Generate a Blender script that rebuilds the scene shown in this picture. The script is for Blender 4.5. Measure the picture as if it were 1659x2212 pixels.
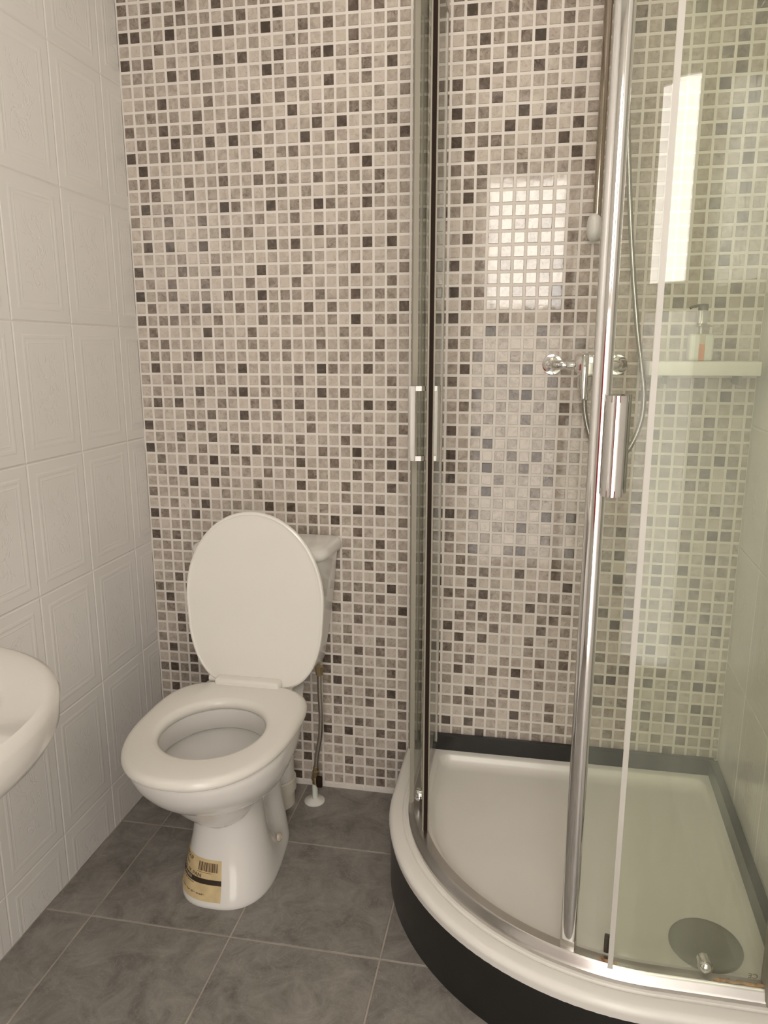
import bpy, bmesh, math, random
from mathutils import Vector, Matrix, noise

# ------------------------------------------------------------------ reset
for o in list(bpy.data.objects):
    bpy.data.objects.remove(o, do_unlink=True)
SC = bpy.context.scene
COL = SC.collection
PI = math.pi

# ------------------------------------------------------------------ camera
CAM = Vector((1.0326, -1.8885, 1.2419))
pitch, yaw, roll = 0.21329, -0.18853, -0.00048
fwd = Vector((math.sin(yaw) * math.cos(pitch), math.cos(yaw) * math.cos(pitch), -math.sin(pitch)))
rgt = Vector((math.cos(yaw), -math.sin(yaw), 0))
upv = rgt.cross(fwd)
r2 = rgt * math.cos(roll) + upv * math.sin(roll)
u2 = -rgt * math.sin(roll) + upv * math.cos(roll)
cd = bpy.data.cameras.new('camera')
cam = bpy.data.objects.new('camera', cd)
COL.objects.link(cam)
M3 = Matrix((r2, u2, -fwd)).transposed()
cam.matrix_world = Matrix.Translation(CAM) @ M3.to_4x4()
cd.sensor_fit = 'HORIZONTAL'
cd.sensor_width = 36.0
cd.lens = 36.0 * 1609.46 / 1659.0
cd.clip_start = 0.02
SC.camera = cam

# ------------------------------------------------------------------ world, exposure
w = bpy.data.worlds.new('world')
SC.world = w
w.use_nodes = True
w.node_tree.nodes['Background'].inputs[0].default_value = (1.0, 0.93, 0.85, 1)
w.node_tree.nodes['Background'].inputs[1].default_value = 3.4
SC.view_settings.view_transform = 'Standard'
SC.view_settings.look = 'None'
SC.view_settings.gamma = 1.0
SC.view_settings.use_curve_mapping = False
SC.view_settings.exposure = 0.25
GLOW_STRENGTH = 12.0
GLOW_COLOR = (1.0, 0.94, 0.86)
FILL_POWER = 15.0
FILL_COLOR = (1.0, 0.90, 0.78)


# ------------------------------------------------------------------ node helpers
def new_mat(name):
    m = bpy.data.materials.new(name)
    m.use_nodes = True
    nt = m.node_tree
    b = nt.nodes['Principled BSDF']
    return m, nt, b


def nd(nt, t, **kw):
    n = nt.nodes.new(t)
    for k, v in kw.items():
        if k.startswith('i_'):
            n.inputs[k[2:].replace('_', ' ')].default_value = v
        else:
            setattr(n, k, v)
    return n


def pbr(name, col, rough=0.4, metal=0.0, spec=0.5, bump=0.0, bscale=60.0, var=0.03, vscale=8.0, coat=0.0, trans=0.0):
    """procedural surface: base colour with a slight noise variation, optional bump"""
    m, nt, b = new_mat(name)
    tc = nd(nt, 'ShaderNodeTexCoord')
    n = nd(nt, 'ShaderNodeTexNoise')
    n.inputs['Scale'].default_value = vscale
    n.inputs['Detail'].default_value = 4
    nt.links.new(tc.outputs['Object'], n.inputs['Vector'])
    r = nd(nt, 'ShaderNodeValToRGB')
    c0 = [max(0, c * (1 - var)) for c in col]
    c1 = [min(1, c * (1 + var)) for c in col]
    r.color_ramp.elements[0].position = 0.3
    r.color_ramp.elements[1].position = 0.7
    r.color_ramp.elements[0].color = (*c0, 1)
    r.color_ramp.elements[1].color = (*c1, 1)
    nt.links.new(n.outputs['Fac'], r.inputs['Fac'])
    nt.links.new(r.outputs['Color'], b.inputs['Base Color'])
    b.inputs['Roughness'].default_value = rough
    b.inputs['Metallic'].default_value = metal
    b.inputs['Specular IOR Level'].default_value = spec
    b.inputs['Coat Weight'].default_value = coat
    b.inputs['Coat Roughness'].default_value = 0.03
    b.inputs['Transmission Weight'].default_value = trans
    if bump > 0:
        n2 = nd(nt, 'ShaderNodeTexNoise')
        n2.inputs['Scale'].default_value = bscale
        n2.inputs['Detail'].default_value = 3
        nt.links.new(tc.outputs['Object'], n2.inputs['Vector'])
        bp = nd(nt, 'ShaderNodeBump')
        bp.inputs['Strength'].default_value = bump
        bp.inputs['Distance'].default_value = 0.002
        nt.links.new(n2.outputs['Fac'], bp.inputs['Height'])
        nt.links.new(bp.outputs['Normal'], b.inputs['Normal'])
    return m


def glass_mat(name, tint, refl_rough=0.01, haze=0.0):
    """clear sheet glass: Fresnel mix of straight transmission and mirror reflection, a little soap film"""
    m, nt, b = new_mat(name)
    nt.nodes.remove(b)
    out = nt.nodes['Material Output']
    fr = nd(nt, 'ShaderNodeFresnel')
    fr.inputs['IOR'].default_value = 1.5
    tr = nd(nt, 'ShaderNodeBsdfTransparent')
    tr.inputs['Color'].default_value = (*tint, 1)
    gl = nd(nt, 'ShaderNodeBsdfGlossy')
    gl.inputs['Roughness'].default_value = refl_rough
    mx = nd(nt, 'ShaderNodeMixShader')
    geo = nd(nt, 'ShaderNodeNewGeometry')
    inv = nd(nt, 'ShaderNodeMath', operation='SUBTRACT')
    inv.inputs[0].default_value = 1.0
    nt.links.new(geo.outputs['Backfacing'], inv.inputs[1])
    dbl = nd(nt, 'ShaderNodeMath', operation='MULTIPLY', use_clamp=True)
    dbl.inputs[1].default_value = 1.1
    nt.links.new(fr.outputs[0], dbl.inputs[0])
    fac = nd(nt, 'ShaderNodeMath', operation='MULTIPLY')
    nt.links.new(dbl.outputs[0], fac.inputs[0])
    nt.links.new(inv.outputs[0], fac.inputs[1])
    nt.links.new(fac.outputs[0], mx.inputs[0])
    nt.links.new(tr.outputs[0], mx.inputs[1])
    nt.links.new(gl.outputs[0], mx.inputs[2])
    df = nd(nt, 'ShaderNodeBsdfDiffuse')
    df.inputs['Color'].default_value = (0.75, 0.78, 0.68, 1)
    tc = nd(nt, 'ShaderNodeTexCoord')
    mp = nd(nt, 'ShaderNodeMapping')
    mp.inputs['Scale'].default_value = (14, 14, 1.2)
    nz = nd(nt, 'ShaderNodeTexNoise')
    nz.inputs['Scale'].default_value = 2.0
    nz.inputs['Detail'].default_value = 5
    nt.links.new(tc.outputs['Object'], mp.inputs['Vector'])
    nt.links.new(mp.outputs[0], nz.inputs['Vector'])
    mr = nd(nt, 'ShaderNodeMapRange')
    mr.inputs['From Min'].default_value = 0.35
    mr.inputs['From Max'].default_value = 0.75
    mr.inputs['To Min'].default_value = haze * 0.35
    mr.inputs['To Max'].default_value = haze * 1.5
    nt.links.new(nz.outputs['Fac'], mr.inputs['Value'])
    mx2 = nd(nt, 'ShaderNodeMixShader')
    nt.links.new(mr.outputs[0], mx2.inputs[0])
    nt.links.new(mx.outputs[0], mx2.inputs[1])
    nt.links.new(df.outputs[0], mx2.inputs[2])
    nt.links.new(mx2.outputs[0], out.inputs['Surface'])
    return m


def emis(name, col, s):
    m, nt, b = new_mat(name)
    b.inputs['Base Color'].default_value = (0.8, 0.8, 0.8, 1)
    b.inputs['Emission Color'].default_value = (*col, 1)
    b.inputs['Emission Strength'].default_value = s
    return m


# ------------------------------------------------------------------ mesh helpers
def tag(o, label=None, cat=None, group=None, kind=None):
    if label: o['label'] = label
    if cat: o['category'] = cat
    if group: o['group'] = group
    if kind: o['kind'] = kind
    return o


def empty(name, loc, label, cat, group=None):
    o = bpy.data.objects.new(name, None)
    o.empty_display_size = 0.05
    o.location = loc
    COL.objects.link(o)
    return tag(o, label, cat, group)


def root_loc(p):
    while p.parent:
        p = p.parent
    return p.location.copy()


def obj(name, bm, mat, parent=None, smooth=35, label=None, kind=None):
    """link a bmesh (in world coordinates) as one mesh object, under its parent"""
    if parent is not None:
        L = root_loc(parent)
        bmesh.ops.translate(bm, verts=bm.verts, vec=-L)
    bmesh.ops.recalc_face_normals(bm, faces=bm.faces)
    me = bpy.data.meshes.new(name)
    bm.to_mesh(me)
    bm.free()
    mats = mat if isinstance(mat, (list, tuple)) else [mat]
    for m in mats:
        me.materials.append(m)
    if smooth:
        for p in me.polygons:
            p.use_smooth = True
        me.set_sharp_from_angle(angle=math.radians(smooth))
    o = bpy.data.objects.new(name, me)
    COL.objects.link(o)
    if parent is not None:
        o.parent = parent
    if label: o['label'] = label
    if kind: o['kind'] = kind
    return o


def box(bm, x0, x1, y0, y1, z0, z1, bev=0.0, seg=2):
    vs = [bm.verts.new(c) for c in ((x0, y0, z0), (x1, y0, z0), (x1, y1, z0), (x0, y1, z0),
                                    (x0, y0, z1), (x1, y0, z1), (x1, y1, z1), (x0, y1, z1))]
    fs = [bm.faces.new([vs[i] for i in f]) for f in ((0, 3, 2, 1), (4, 5, 6, 7), (0, 1, 5, 4), (1, 2, 6, 5), (2, 3, 7, 6), (3, 0, 4, 7))]
    if bev > 0:
        es = list({e for f in fs for e in f.edges})
        bmesh.ops.bevel(bm, geom=es, offset=bev, segments=seg, profile=0.5, affect='EDGES')
    return bm


def ringloft(bm, rings, cap0=True, cap1=True, closed=True):
    vr = [[bm.verts.new(p) for p in r] for r in rings]
    n = len(vr[0])
    for a, b in zip(vr[:-1], vr[1:]):
        for i in range(n if closed else n - 1):
            j = (i + 1) % n
            bm.faces.new((a[i], a[j], b[j], b[i]))
    if cap0: bm.faces.new(vr[0][::-1])
    if cap1: bm.faces.new(vr[-1])
    return vr


def lathe(bm, prof, axis='z', at=(0, 0, 0), seg=32, cap0=True, cap1=True):
    """prof: list of (radius, height along axis)"""
    rings = []
    for r, h in prof:
        ring = []
        for i in range(seg):
            a = 2 * PI * i / seg
            c, s = r * math.cos(a), r * math.sin(a)
            if axis == 'z': p = (c, s, h)
            elif axis == 'y': p = (c, h, s)
            else: p = (h, c, s)
            ring.append((p[0] + at[0], p[1] + at[1], p[2] + at[2]))
        rings.append(ring)
    ringloft(bm, rings, cap0, cap1)
    return bm


def smooth_path(pts, n=8):
    P = [Vector(p) for p in pts]
    out = []
    for i in range(len(P) - 1):
        p0 = P[max(0, i - 1)]; p1 = P[i]; p2 = P[i + 1]; p3 = P[min(len(P) - 1, i + 2)]
        for k in range(n):
            t = k / n
            out.append(0.5 * ((2 * p1) + (-p0 + p2) * t + (2 * p0 - 5 * p1 + 4 * p2 - p3) * t * t + (-p0 + 3 * p1 - 3 * p2 + p3) * t ** 3))
    out.append(P[-1])
    return out


def tube(bm, path, rad, seg=12, ribs=0.0):
    path = [Vector(p) for p in path]
    up = Vector((0, 0, 1))
    t0 = (path[1] - path[0]).normalized()
    if abs(t0.dot(up)) > 0.9: up = Vector((1, 0, 0))
    nrm = t0.cross(up).normalized()
    rings = []
    for i, p in enumerate(path):
        t = (path[min(i + 1, len(path) - 1)] - path[max(i - 1, 0)]).normalized()
        nrm = (nrm - t * nrm.dot(t)).normalized()
        bn = t.cross(nrm)
        r = rad * (1 + (ribs if i % 2 else -ribs))
        rings.append([p + (nrm * math.cos(2 * PI * k / seg) + bn * math.sin(2 * PI * k / seg)) * r for k in range(seg)])
    ringloft(bm, rings)
    return bm


def resample(path, step):
    out = [path[0]]
    acc = 0
    for a, b in zip(path[:-1], path[1:]):
        d = (b - a).length
        while acc + d >= step:
            a = a + (b - a) * ((step - acc) / d)
            d = (b - a).length
            out.append(a.copy())
            acc = 0
            if d < 1e-9: break
        acc += d
    return out


# ------------------------------------------------------------------ materials
M_CERAMIC = pbr('white_vitreous_ceramic', (0.83, 0.81, 0.78), 0.08, spec=0.5, var=0.012)
M_BASIN = pbr('creamy_basin_ceramic', (0.70, 0.67, 0.63), 0.12, var=0.012)
M_SEAT = pbr('white_seat_plastic', (0.82, 0.79, 0.74), 0.22, var=0.01)
M_PLASTIC = pbr('white_pipe_plastic', (0.78, 0.76, 0.72), 0.3, var=0.02)
M_CHROME = pbr('polished_chrome', (0.86, 0.85, 0.84), 0.06, metal=1.0, var=0.01)
M_ALU = pbr('bright_aluminium', (0.62, 0.59, 0.54), 0.38, metal=1.0, var=0.04, vscale=30)
M_PROF = pbr('satin_anodised_profile', (0.33, 0.305, 0.25), 0.6, metal=0.3, var=0.04)
M_BRAID = pbr('braided_steel', (0.50, 0.46, 0.41), 0.35, metal=1.0, var=0.35, vscale=900)
M_HOSE = pbr('chrome_shower_hose', (0.44, 0.425, 0.40), 0.22, metal=1.0, var=0.1, vscale=400)
M_DARK = pbr('dark_rubber', (0.022, 0.012, 0.007), 0.75, spec=0.2)
M_BLACK = pbr('black_tray_panel', (0.016, 0.015, 0.014), 0.28, bump=0.15, bscale=25, var=0.15)
M_TRAY = pbr('white_acrylic_tray', (0.87, 0.845, 0.80), 0.28, var=0.012)
M_GROUT = pbr('pale_cement_grout', (0.78, 0.73, 0.68), 0.75, bump=0.3, bscale=300, var=0.05, vscale=20)
M_GROUTF = pbr('floor_joint_grout', (0.45, 0.40, 0.35), 0.85, bump=0.3, bscale=300, var=0.15, vscale=14)
M_PAINT = pbr('warm_white_paint', (0.86, 0.84, 0.80), 0.7, bump=0.1, bscale=40)
M_SHELF = pbr('cream_shelf_plastic', (0.80, 0.79, 0.72), 0.35)
M_SEAL = pbr('milky_door_seal', (0.58, 0.555, 0.51), 0.45)
M_BRASS = pbr('dull_brass', (0.55, 0.45, 0.28), 0.3, metal=1.0, var=0.1)
M_LABEL = pbr('yellowed_paper', (0.66, 0.52, 0.29), 0.55, var=0.12, vscale=40)
M_INK = pbr('printed_ink', (0.14, 0.09, 0.05), 0.6)
M_INKDK = pbr('dark_printed_band', (0.035, 0.022, 0.014), 0.5)
M_INKW = pbr('pale_printed_ink', (0.62, 0.55, 0.45), 0.6)
M_ORANGE = pbr('orange_liquid_soap', (0.62, 0.22, 0.06), 0.25, var=0.1, vscale=60)
M_BOTTLE = pbr('frosted_bottle', (0.72, 0.72, 0.66), 0.3)
M_PUMP = pbr('dark_pump_plastic', (0.10, 0.085, 0.065), 0.3)
M_RUST = pbr('rusty_sealant', (0.42, 0.24, 0.11), 0.8, bump=0.6, bscale=200, var=0.5, vscale=90)
M_RED = pbr('red_towel_cotton', (0.55, 0.035, 0.05), 0.9, bump=0.6, bscale=400, var=0.15, vscale=50)
M_WATER = pbr('toilet_water', (0.45, 0.42, 0.36), 0.03)
M_GLASS = glass_mat('clear_shower_glass', (0.975, 0.985, 0.965), haze=0.035)
M_GLASSG = glass_mat('green_tinted_shower_glass', (0.962, 0.972, 0.935), haze=0.05)
M_DRAIN = pbr('grey_drain_plastic', (0.22, 0.205, 0.175), 0.4)

# ================================================================== THE ROOM
CEIL = 2.40
FRONT = -2.45
P_ = 0.0307
ROW0 = 67.478 * P_       # height of the top of mosaic row 0


def xr(y):               # the right wall is a touch out of square
    return 1.553 + 0.050 * y


def quad(bm, pts):
    return bm.faces.new([bm.verts.new(p) for p in pts])


# ---- mosaic tone map (0 palest .. 5 darkest), columns left to right, rows top to bottom
LEFT = [
 "3 1 2 3 1 3 1 1 4 1 1 2 2 1 1 1 2 1 0 2 1 1 0 1", "1 2 3 0 3 3 1 2 1 2 3 0 2 4 1 1 2 1 0 4 1 3 0 2",
 "5 4 1 2 5 1 2 1 5 3 1 1 5 2 0 3 1 4 1 1 0 1 2 1", "1 0 1 3 1 1 3 0 1 0 1 2 0 0 2 2 0 1 0 3 1 1 3 0",
 "4 2 4 0 2 0 1 1 4 1 4 0 2 4 1 1 3 5 1 2 1 0 1 1", "1 2 1 1 4 1 4 0 1 2 0 1 4 2 0 2 1 0 2 0 3 1 4 0",
 "1 0 2 1 1 0 1 2 1 0 1 0 1 1 3 1 0 4 0 1 3 0 1 2", "0 1 1 4 1 2 0 3 0 1 1 4 0 3 0 2 0 1 1 0 0 2 0 3",
 "1 1 3 1 2 0 3 1 1 1 3 1 1 0 4 0 2 1 1 3 2 0 3 0", "3 1 1 4 1 2 3 0 3 1 1 5 1 3 0 1 4 0 4 0 1 2 3 1",
 "0 3 1 1 4 1 1 4 0 4 1 0 2 0 0 4 0 3 1 0 3 1 0 4", "4 1 2 3 1 2 3 1 1 1 0 4 0 2 3 1 1 1 0 4 0 2 3 1",
 "0 4 0 0 1 0 0 1 2 0 2 0 3 0 0 1 1 0 2 0 4 0 0 1", "2 2 3 1 1 3 1 1 3 1 1 3 2 3 1 1 3 1 1 2 1 3 1 1",
 "0 2 3 0 2 3 0 2 0 1 2 0 2 2 0 2 0 1 2 0 2 3 0 2", "1 4 1 2 1 1 2 1 5 3 1 1 4 1 2 1 5 3 1 1 4 1 1 1",
 "2 0 1 3 0 1 3 0 1 0 1 2 0 1 3 0 1 0 1 2 0 1 3 0", "0 2 0 1 1 0 1 1 4 1 3 0 1 0 1 1 4 1 3 0 1 0 1 1",
 "1 4 1 4 0 1 4 0 1 2 0 1 4 1 4 0 1 2 1 1 4 1 4 0", "0 1 0 1 2 0 1 2 1 0 1 0 1 0 1 2 1 0 1 0 1 0 1 2",
 "4 0 2 0 3 2 0 3 0 1 0 4 0 2 0 3 0 1 0 4 0 2 0 3", "0 2 0 3 0 0 3 0 1 0 3 0 2 0 3 0 1 0 2 0 1 0 3 0",
 "5 1 2 3 0 2 2 0 3 1 1 5 1 2 2 0 3 1 1 4 1 2 2 1", "0 3 0 0 3 1 4 1 1 3 0 2 2 1 0 4 0 3 1 0 2 1 0 4",
 "4 1 2 3 1 2 0 3 0 1 0 3 0 2 3 1 1 2 0 4 0 2 3 1", "0 3 0 0 1 0 4 1 1 0 3 0 1 0 0 1 2 0 2 0 3 0 0 1",
 "2 1 3 1 1 1 0 2 0 1 2 1 0 3 1 1 3 1 1 2 1 3 1 1", "0 2 2 0 2 4 1 1 1 1 0 3 1 2 0 2 0 1 2 0 2 2 0 2",
 "1 4 1 2 1 1 0 3 1 4 1 1 0 1 2 1 5 3 1 1 4 1 1 1", "2 0 1 3 0 1 2 2 0 1 0 3 1 1 3 0 1 0 1 2 0 1 3 0",
 "0 2 0 1 1 4 1 0 3 5 1 2 1 0 1 1 4 1 3 0 1 0 1 1", "1 4 1 4 0 2 0 2 1 0 2 0 3 1 4 0 1 2 1 1 4 1 4 0",
 "0 1 0 1 2 1 3 1 1 4 1 1 3 0 1 2 1 0 1 0 1 0 1 2", "4 1 1 0 3 3 0 2 0 1 0 0 0 1 0 3 0 1 1 3 0 2 0 3",
 "0 2 0 3 0 0 4 0 2 1 1 3 2 0 3 0 1 0 3 0 1 0 3 0", "5 1 2 2 0 3 0 0 4 0 4 1 1 2 2 0 3 1 1 5 1 2 2 1",
 "0 3 0 0 3 1 5 1 1 3 0 2 2 1 4 1 1 3 0 2 2 1 5 1", "1 2 1 4 0 2 0 3 0 1 0 3 0 2 0 3 1 1 0 3 0 2 0 3",
 "1 0 2 0 4 0 4 1 1 0 3 0 1 0 4 1 1 0 3 0 2 0 4 1", "3 1 1 3 1 1 0 2 0 1 2 1 0 1 0 1 0 1 2 1 1 1 0 1",
 "0 1 2 0 2 4 1 1 2 1 0 4 1 4 1 0 2 1 0 4 1 4 1 1", "5 3 1 1 4 1 0 3 1 4 1 1 0 2 0 3 1 4 1 1 1 1 0 3",
 "1 0 1 2 1 1 2 1 4 1 1 0 1 1 2 2 1 1 0 3 1 0 2 1", "4 1 3 1 1 4 x x x x x x x x x x x 0 1 1 1 4 1 1",
 "1 2 1 2 2 x x x x x x x x x x x x x 2 0 2 2 0 2", "1 1 1 1 x x x x x x x x x x x x x x 1 1 3 1 2 1",
 "0 1 1 3 x x x x x x x x x x x x x x 1 0 0 3 0 1", "1 1 3 1 x x x x x x x x x x x x x x 1 2 2 1 4 1",
 "3 2 1 4 x x x x x x x x x x x x x x 3 0 1 3 0 1", "1 4 0 4 x x x x x x x x x x x x x 3 0 2 2 1 1 4",
 "1 2 1 4 x x x x x x x x x x x x x 1 0 3 0 2 3 1", "2 0 4 1 x x x x x x x x x x x x x 0 2 0 1 0 0 1",
 "0 1 3 1 x x x x x x x x x x x x x 1 2 0 0 3 1 1", "2 1 1 4 x x x x x x x x x x x x x 1 0 3 1 3 0 2",
 "1 4 1 2 x x x x x x x x x x x x x 4 1 1 0 1 2 1", "0 1 1 4 x x x x x x x x x x x x x 0 0 3 1 0 3 0",
 "3 5 2 3 x x x x x x x x x x x x 2 4 1 1 1 0 1 1", "1 1 2 1 4 x x x x x x x x x x x 1 0 2 0 3 1 4 0",
 "1 4 1 2 x x x x x x x x x x 3 2 1 3 1 1 3 0 1 3", "1 1 x x x x x x x x x x x x 1 2 0 2 1 0 0 2 0 3",
 "2 1 x x x x x x x x x x x x 4 1 2 0 1 3 2 0 3 1", "1 0 x x x x x x x x x x x 2 0 1 4 0 4 0 0 3 2 1",
 "3 1 x x x x x x x x x x x 2 4 1 1 2 0 2 2 0 0 4", "1 2 x x x x x x x x x x x 2 1 1 0 1 0 3 0 2 3 2",
 "0 1 x x x x x x x x x x x 0 4 0 1 0 3 0 2 1 1 2", "1 3 x x x x x x x x x x x 1 0 1 0 1 2 1 0 3 2 2",
 "1 1 x x x x x x x x x x x 4 1 1 1 1 0 3 1 3 1 1"]
# columns 27..37, rows 2..60
MID = [
 "2 4 2 0 3 1 4 1 2 0 2", "2 0 1 2 2 0 1 0 3 1 1", "0 2 4 2 1 3 5 1 1 1 1", "1 3 2 0 3 1 0 2 1 3 1", "0 1 1 3 1 0 4 0 1 4 0",
 "4 0 4 0 2 0 1 1 0 0 1", "1 2 0 4 0 2 0 1 3 3 0", "5 1 3 0 0 4 0 4 0 0 2", "0 3 1 0 4 0 4 1 0 4 1", "5 0 3 3 1 0 1 0 4 0 2",
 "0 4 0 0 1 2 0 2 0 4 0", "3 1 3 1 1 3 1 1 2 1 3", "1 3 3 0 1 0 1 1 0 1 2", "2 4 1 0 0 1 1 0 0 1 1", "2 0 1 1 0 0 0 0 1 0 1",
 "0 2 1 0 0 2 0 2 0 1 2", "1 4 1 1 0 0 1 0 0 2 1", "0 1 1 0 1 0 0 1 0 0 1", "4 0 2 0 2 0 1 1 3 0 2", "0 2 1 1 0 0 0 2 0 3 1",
 "5 1 3 1 0 2 1 1 5 1 2", "0 3 1 1 0 0 2 0 3 3 1", "4 0 1 0 3 1 1 0 3 2 2", "0 3 0 4 1 1 0 3 1 2 0", "3 1 2 0 1 0 0 2 0 1 3",
 "0 2 3 1 0 2 1 0 1 1 0", "2 4 1 0 3 1 4 0 1 1 1", "3 0 0 2 1 0 1 0 3 1 1", "0 1 4 1 1 3 5 1 2 1 0", "1 3 2 0 2 1 0 2 0 3 1",
 "1 1 1 2 1 0 3 0 1 3 0", "4 0 4 0 1 0 1 1 0 0 2", "0 1 1 4 0 1 0 1 2 2 0", "5 1 3 0 1 3 0 4 0 1 2", "3 2 1 5 1 1 3 0 2 2 1",
 "4 0 1 0 3 1 1 0 3 0 1", "0 2 0 4 0 1 0 3 0 1 0", "1 0 1 0 1 0 1 2 1 1 1", "4 1 4 1 0 1 1 0 4 1 4", "1 0 1 0 2 1 4 1 0 1 2",
 "3 0 1 2 1 0 1 0 3 1 0", "2 1 4 1 0 3 4 1 1 1 4", "0 3 2 0 2 1 0 2 0 3 2", "1 3 1 3 1 0 4 0 1 3 1", "0 0 4 0 1 0 1 1 0 0 4",
 "3 2 1 4 1 2 0 1 3 2 1", "1 0 3 0 0 3 0 4 1 1 3", "0 3 1 4 1 1 3 0 3 3 1", "4 1 2 0 3 0 0 0 3 0 2", "0 4 0 3 0 1 0 3 0 2 0",
 "3 1 1 0 1 0 0 2 1 0 3", "0 2 3 1 0 2 1 0 4 1 3", "1 4 1 0 3 1 4 1 1 1 1", "2 0 0 2 1 0 0 0 3 1 1", "0 1 4 1 0 3 5 1 1 0 0",
 "1 3 2 0 3 1 0 2 0 3 1", "0 0 1 3 1 0 4 1 1 3 0", "4 0 4 0 1 0 1 1 1 0 2", "1 2 0 4 1 2 1 1 2 2 1"]
# sparse right-hand cells (behind the glass): row -> {col: tone}
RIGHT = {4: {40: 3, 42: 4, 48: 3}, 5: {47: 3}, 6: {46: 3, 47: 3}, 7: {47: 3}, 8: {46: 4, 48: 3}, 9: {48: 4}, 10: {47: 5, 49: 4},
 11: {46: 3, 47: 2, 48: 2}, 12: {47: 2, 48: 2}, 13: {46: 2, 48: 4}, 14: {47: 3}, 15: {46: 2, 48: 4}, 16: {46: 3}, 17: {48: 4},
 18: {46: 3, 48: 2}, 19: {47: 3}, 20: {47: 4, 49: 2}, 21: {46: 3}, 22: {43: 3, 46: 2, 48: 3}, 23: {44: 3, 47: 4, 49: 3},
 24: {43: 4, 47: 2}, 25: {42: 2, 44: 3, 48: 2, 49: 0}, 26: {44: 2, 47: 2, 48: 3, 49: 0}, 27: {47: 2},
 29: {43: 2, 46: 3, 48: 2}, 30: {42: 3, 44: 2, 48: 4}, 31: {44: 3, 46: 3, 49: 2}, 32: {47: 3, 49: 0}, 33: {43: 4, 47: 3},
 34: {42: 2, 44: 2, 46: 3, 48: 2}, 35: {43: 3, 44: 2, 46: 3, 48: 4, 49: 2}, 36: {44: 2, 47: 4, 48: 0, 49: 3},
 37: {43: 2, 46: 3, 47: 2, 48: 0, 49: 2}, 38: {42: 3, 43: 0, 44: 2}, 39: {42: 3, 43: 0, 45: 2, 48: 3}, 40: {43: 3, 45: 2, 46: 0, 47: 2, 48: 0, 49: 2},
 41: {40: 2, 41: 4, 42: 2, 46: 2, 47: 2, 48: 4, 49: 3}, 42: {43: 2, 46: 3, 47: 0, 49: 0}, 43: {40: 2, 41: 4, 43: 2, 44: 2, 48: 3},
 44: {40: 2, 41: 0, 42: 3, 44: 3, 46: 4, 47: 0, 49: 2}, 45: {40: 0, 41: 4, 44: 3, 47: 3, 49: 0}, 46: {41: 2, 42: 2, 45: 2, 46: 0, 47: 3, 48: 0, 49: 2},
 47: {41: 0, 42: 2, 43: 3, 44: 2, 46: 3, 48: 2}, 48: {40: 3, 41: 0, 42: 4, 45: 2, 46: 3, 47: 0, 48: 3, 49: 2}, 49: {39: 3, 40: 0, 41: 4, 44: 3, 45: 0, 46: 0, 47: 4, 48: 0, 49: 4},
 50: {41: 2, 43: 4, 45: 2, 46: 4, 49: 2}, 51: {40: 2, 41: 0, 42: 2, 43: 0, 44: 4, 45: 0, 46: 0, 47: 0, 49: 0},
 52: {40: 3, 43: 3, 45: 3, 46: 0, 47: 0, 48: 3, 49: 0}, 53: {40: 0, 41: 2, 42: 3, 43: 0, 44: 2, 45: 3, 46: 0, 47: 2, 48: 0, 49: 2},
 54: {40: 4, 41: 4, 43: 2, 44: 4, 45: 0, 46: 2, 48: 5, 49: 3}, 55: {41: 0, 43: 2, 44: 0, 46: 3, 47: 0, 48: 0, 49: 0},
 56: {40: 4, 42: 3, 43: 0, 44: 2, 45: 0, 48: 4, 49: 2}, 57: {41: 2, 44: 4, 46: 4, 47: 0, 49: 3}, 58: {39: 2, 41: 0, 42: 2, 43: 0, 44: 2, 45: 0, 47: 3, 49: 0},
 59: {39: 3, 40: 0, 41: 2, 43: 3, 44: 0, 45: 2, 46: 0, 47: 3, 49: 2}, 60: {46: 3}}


def tone(r, c, rnd):
    v = None
    if 0 <= r < len(LEFT) and c < 24:
        s = LEFT[r].split()[c]
        if s != 'x': v = int(s)
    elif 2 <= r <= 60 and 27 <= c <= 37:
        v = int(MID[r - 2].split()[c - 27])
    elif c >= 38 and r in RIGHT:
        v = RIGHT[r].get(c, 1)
    if v is None:
        v = rnd.choice([0, 0, 1, 1, 1, 1, 2, 2, 3, 3, 4]) if c < 38 else rnd.choice([0, 1, 1, 1, 1, 2, 3, 3])
    return v


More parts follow.
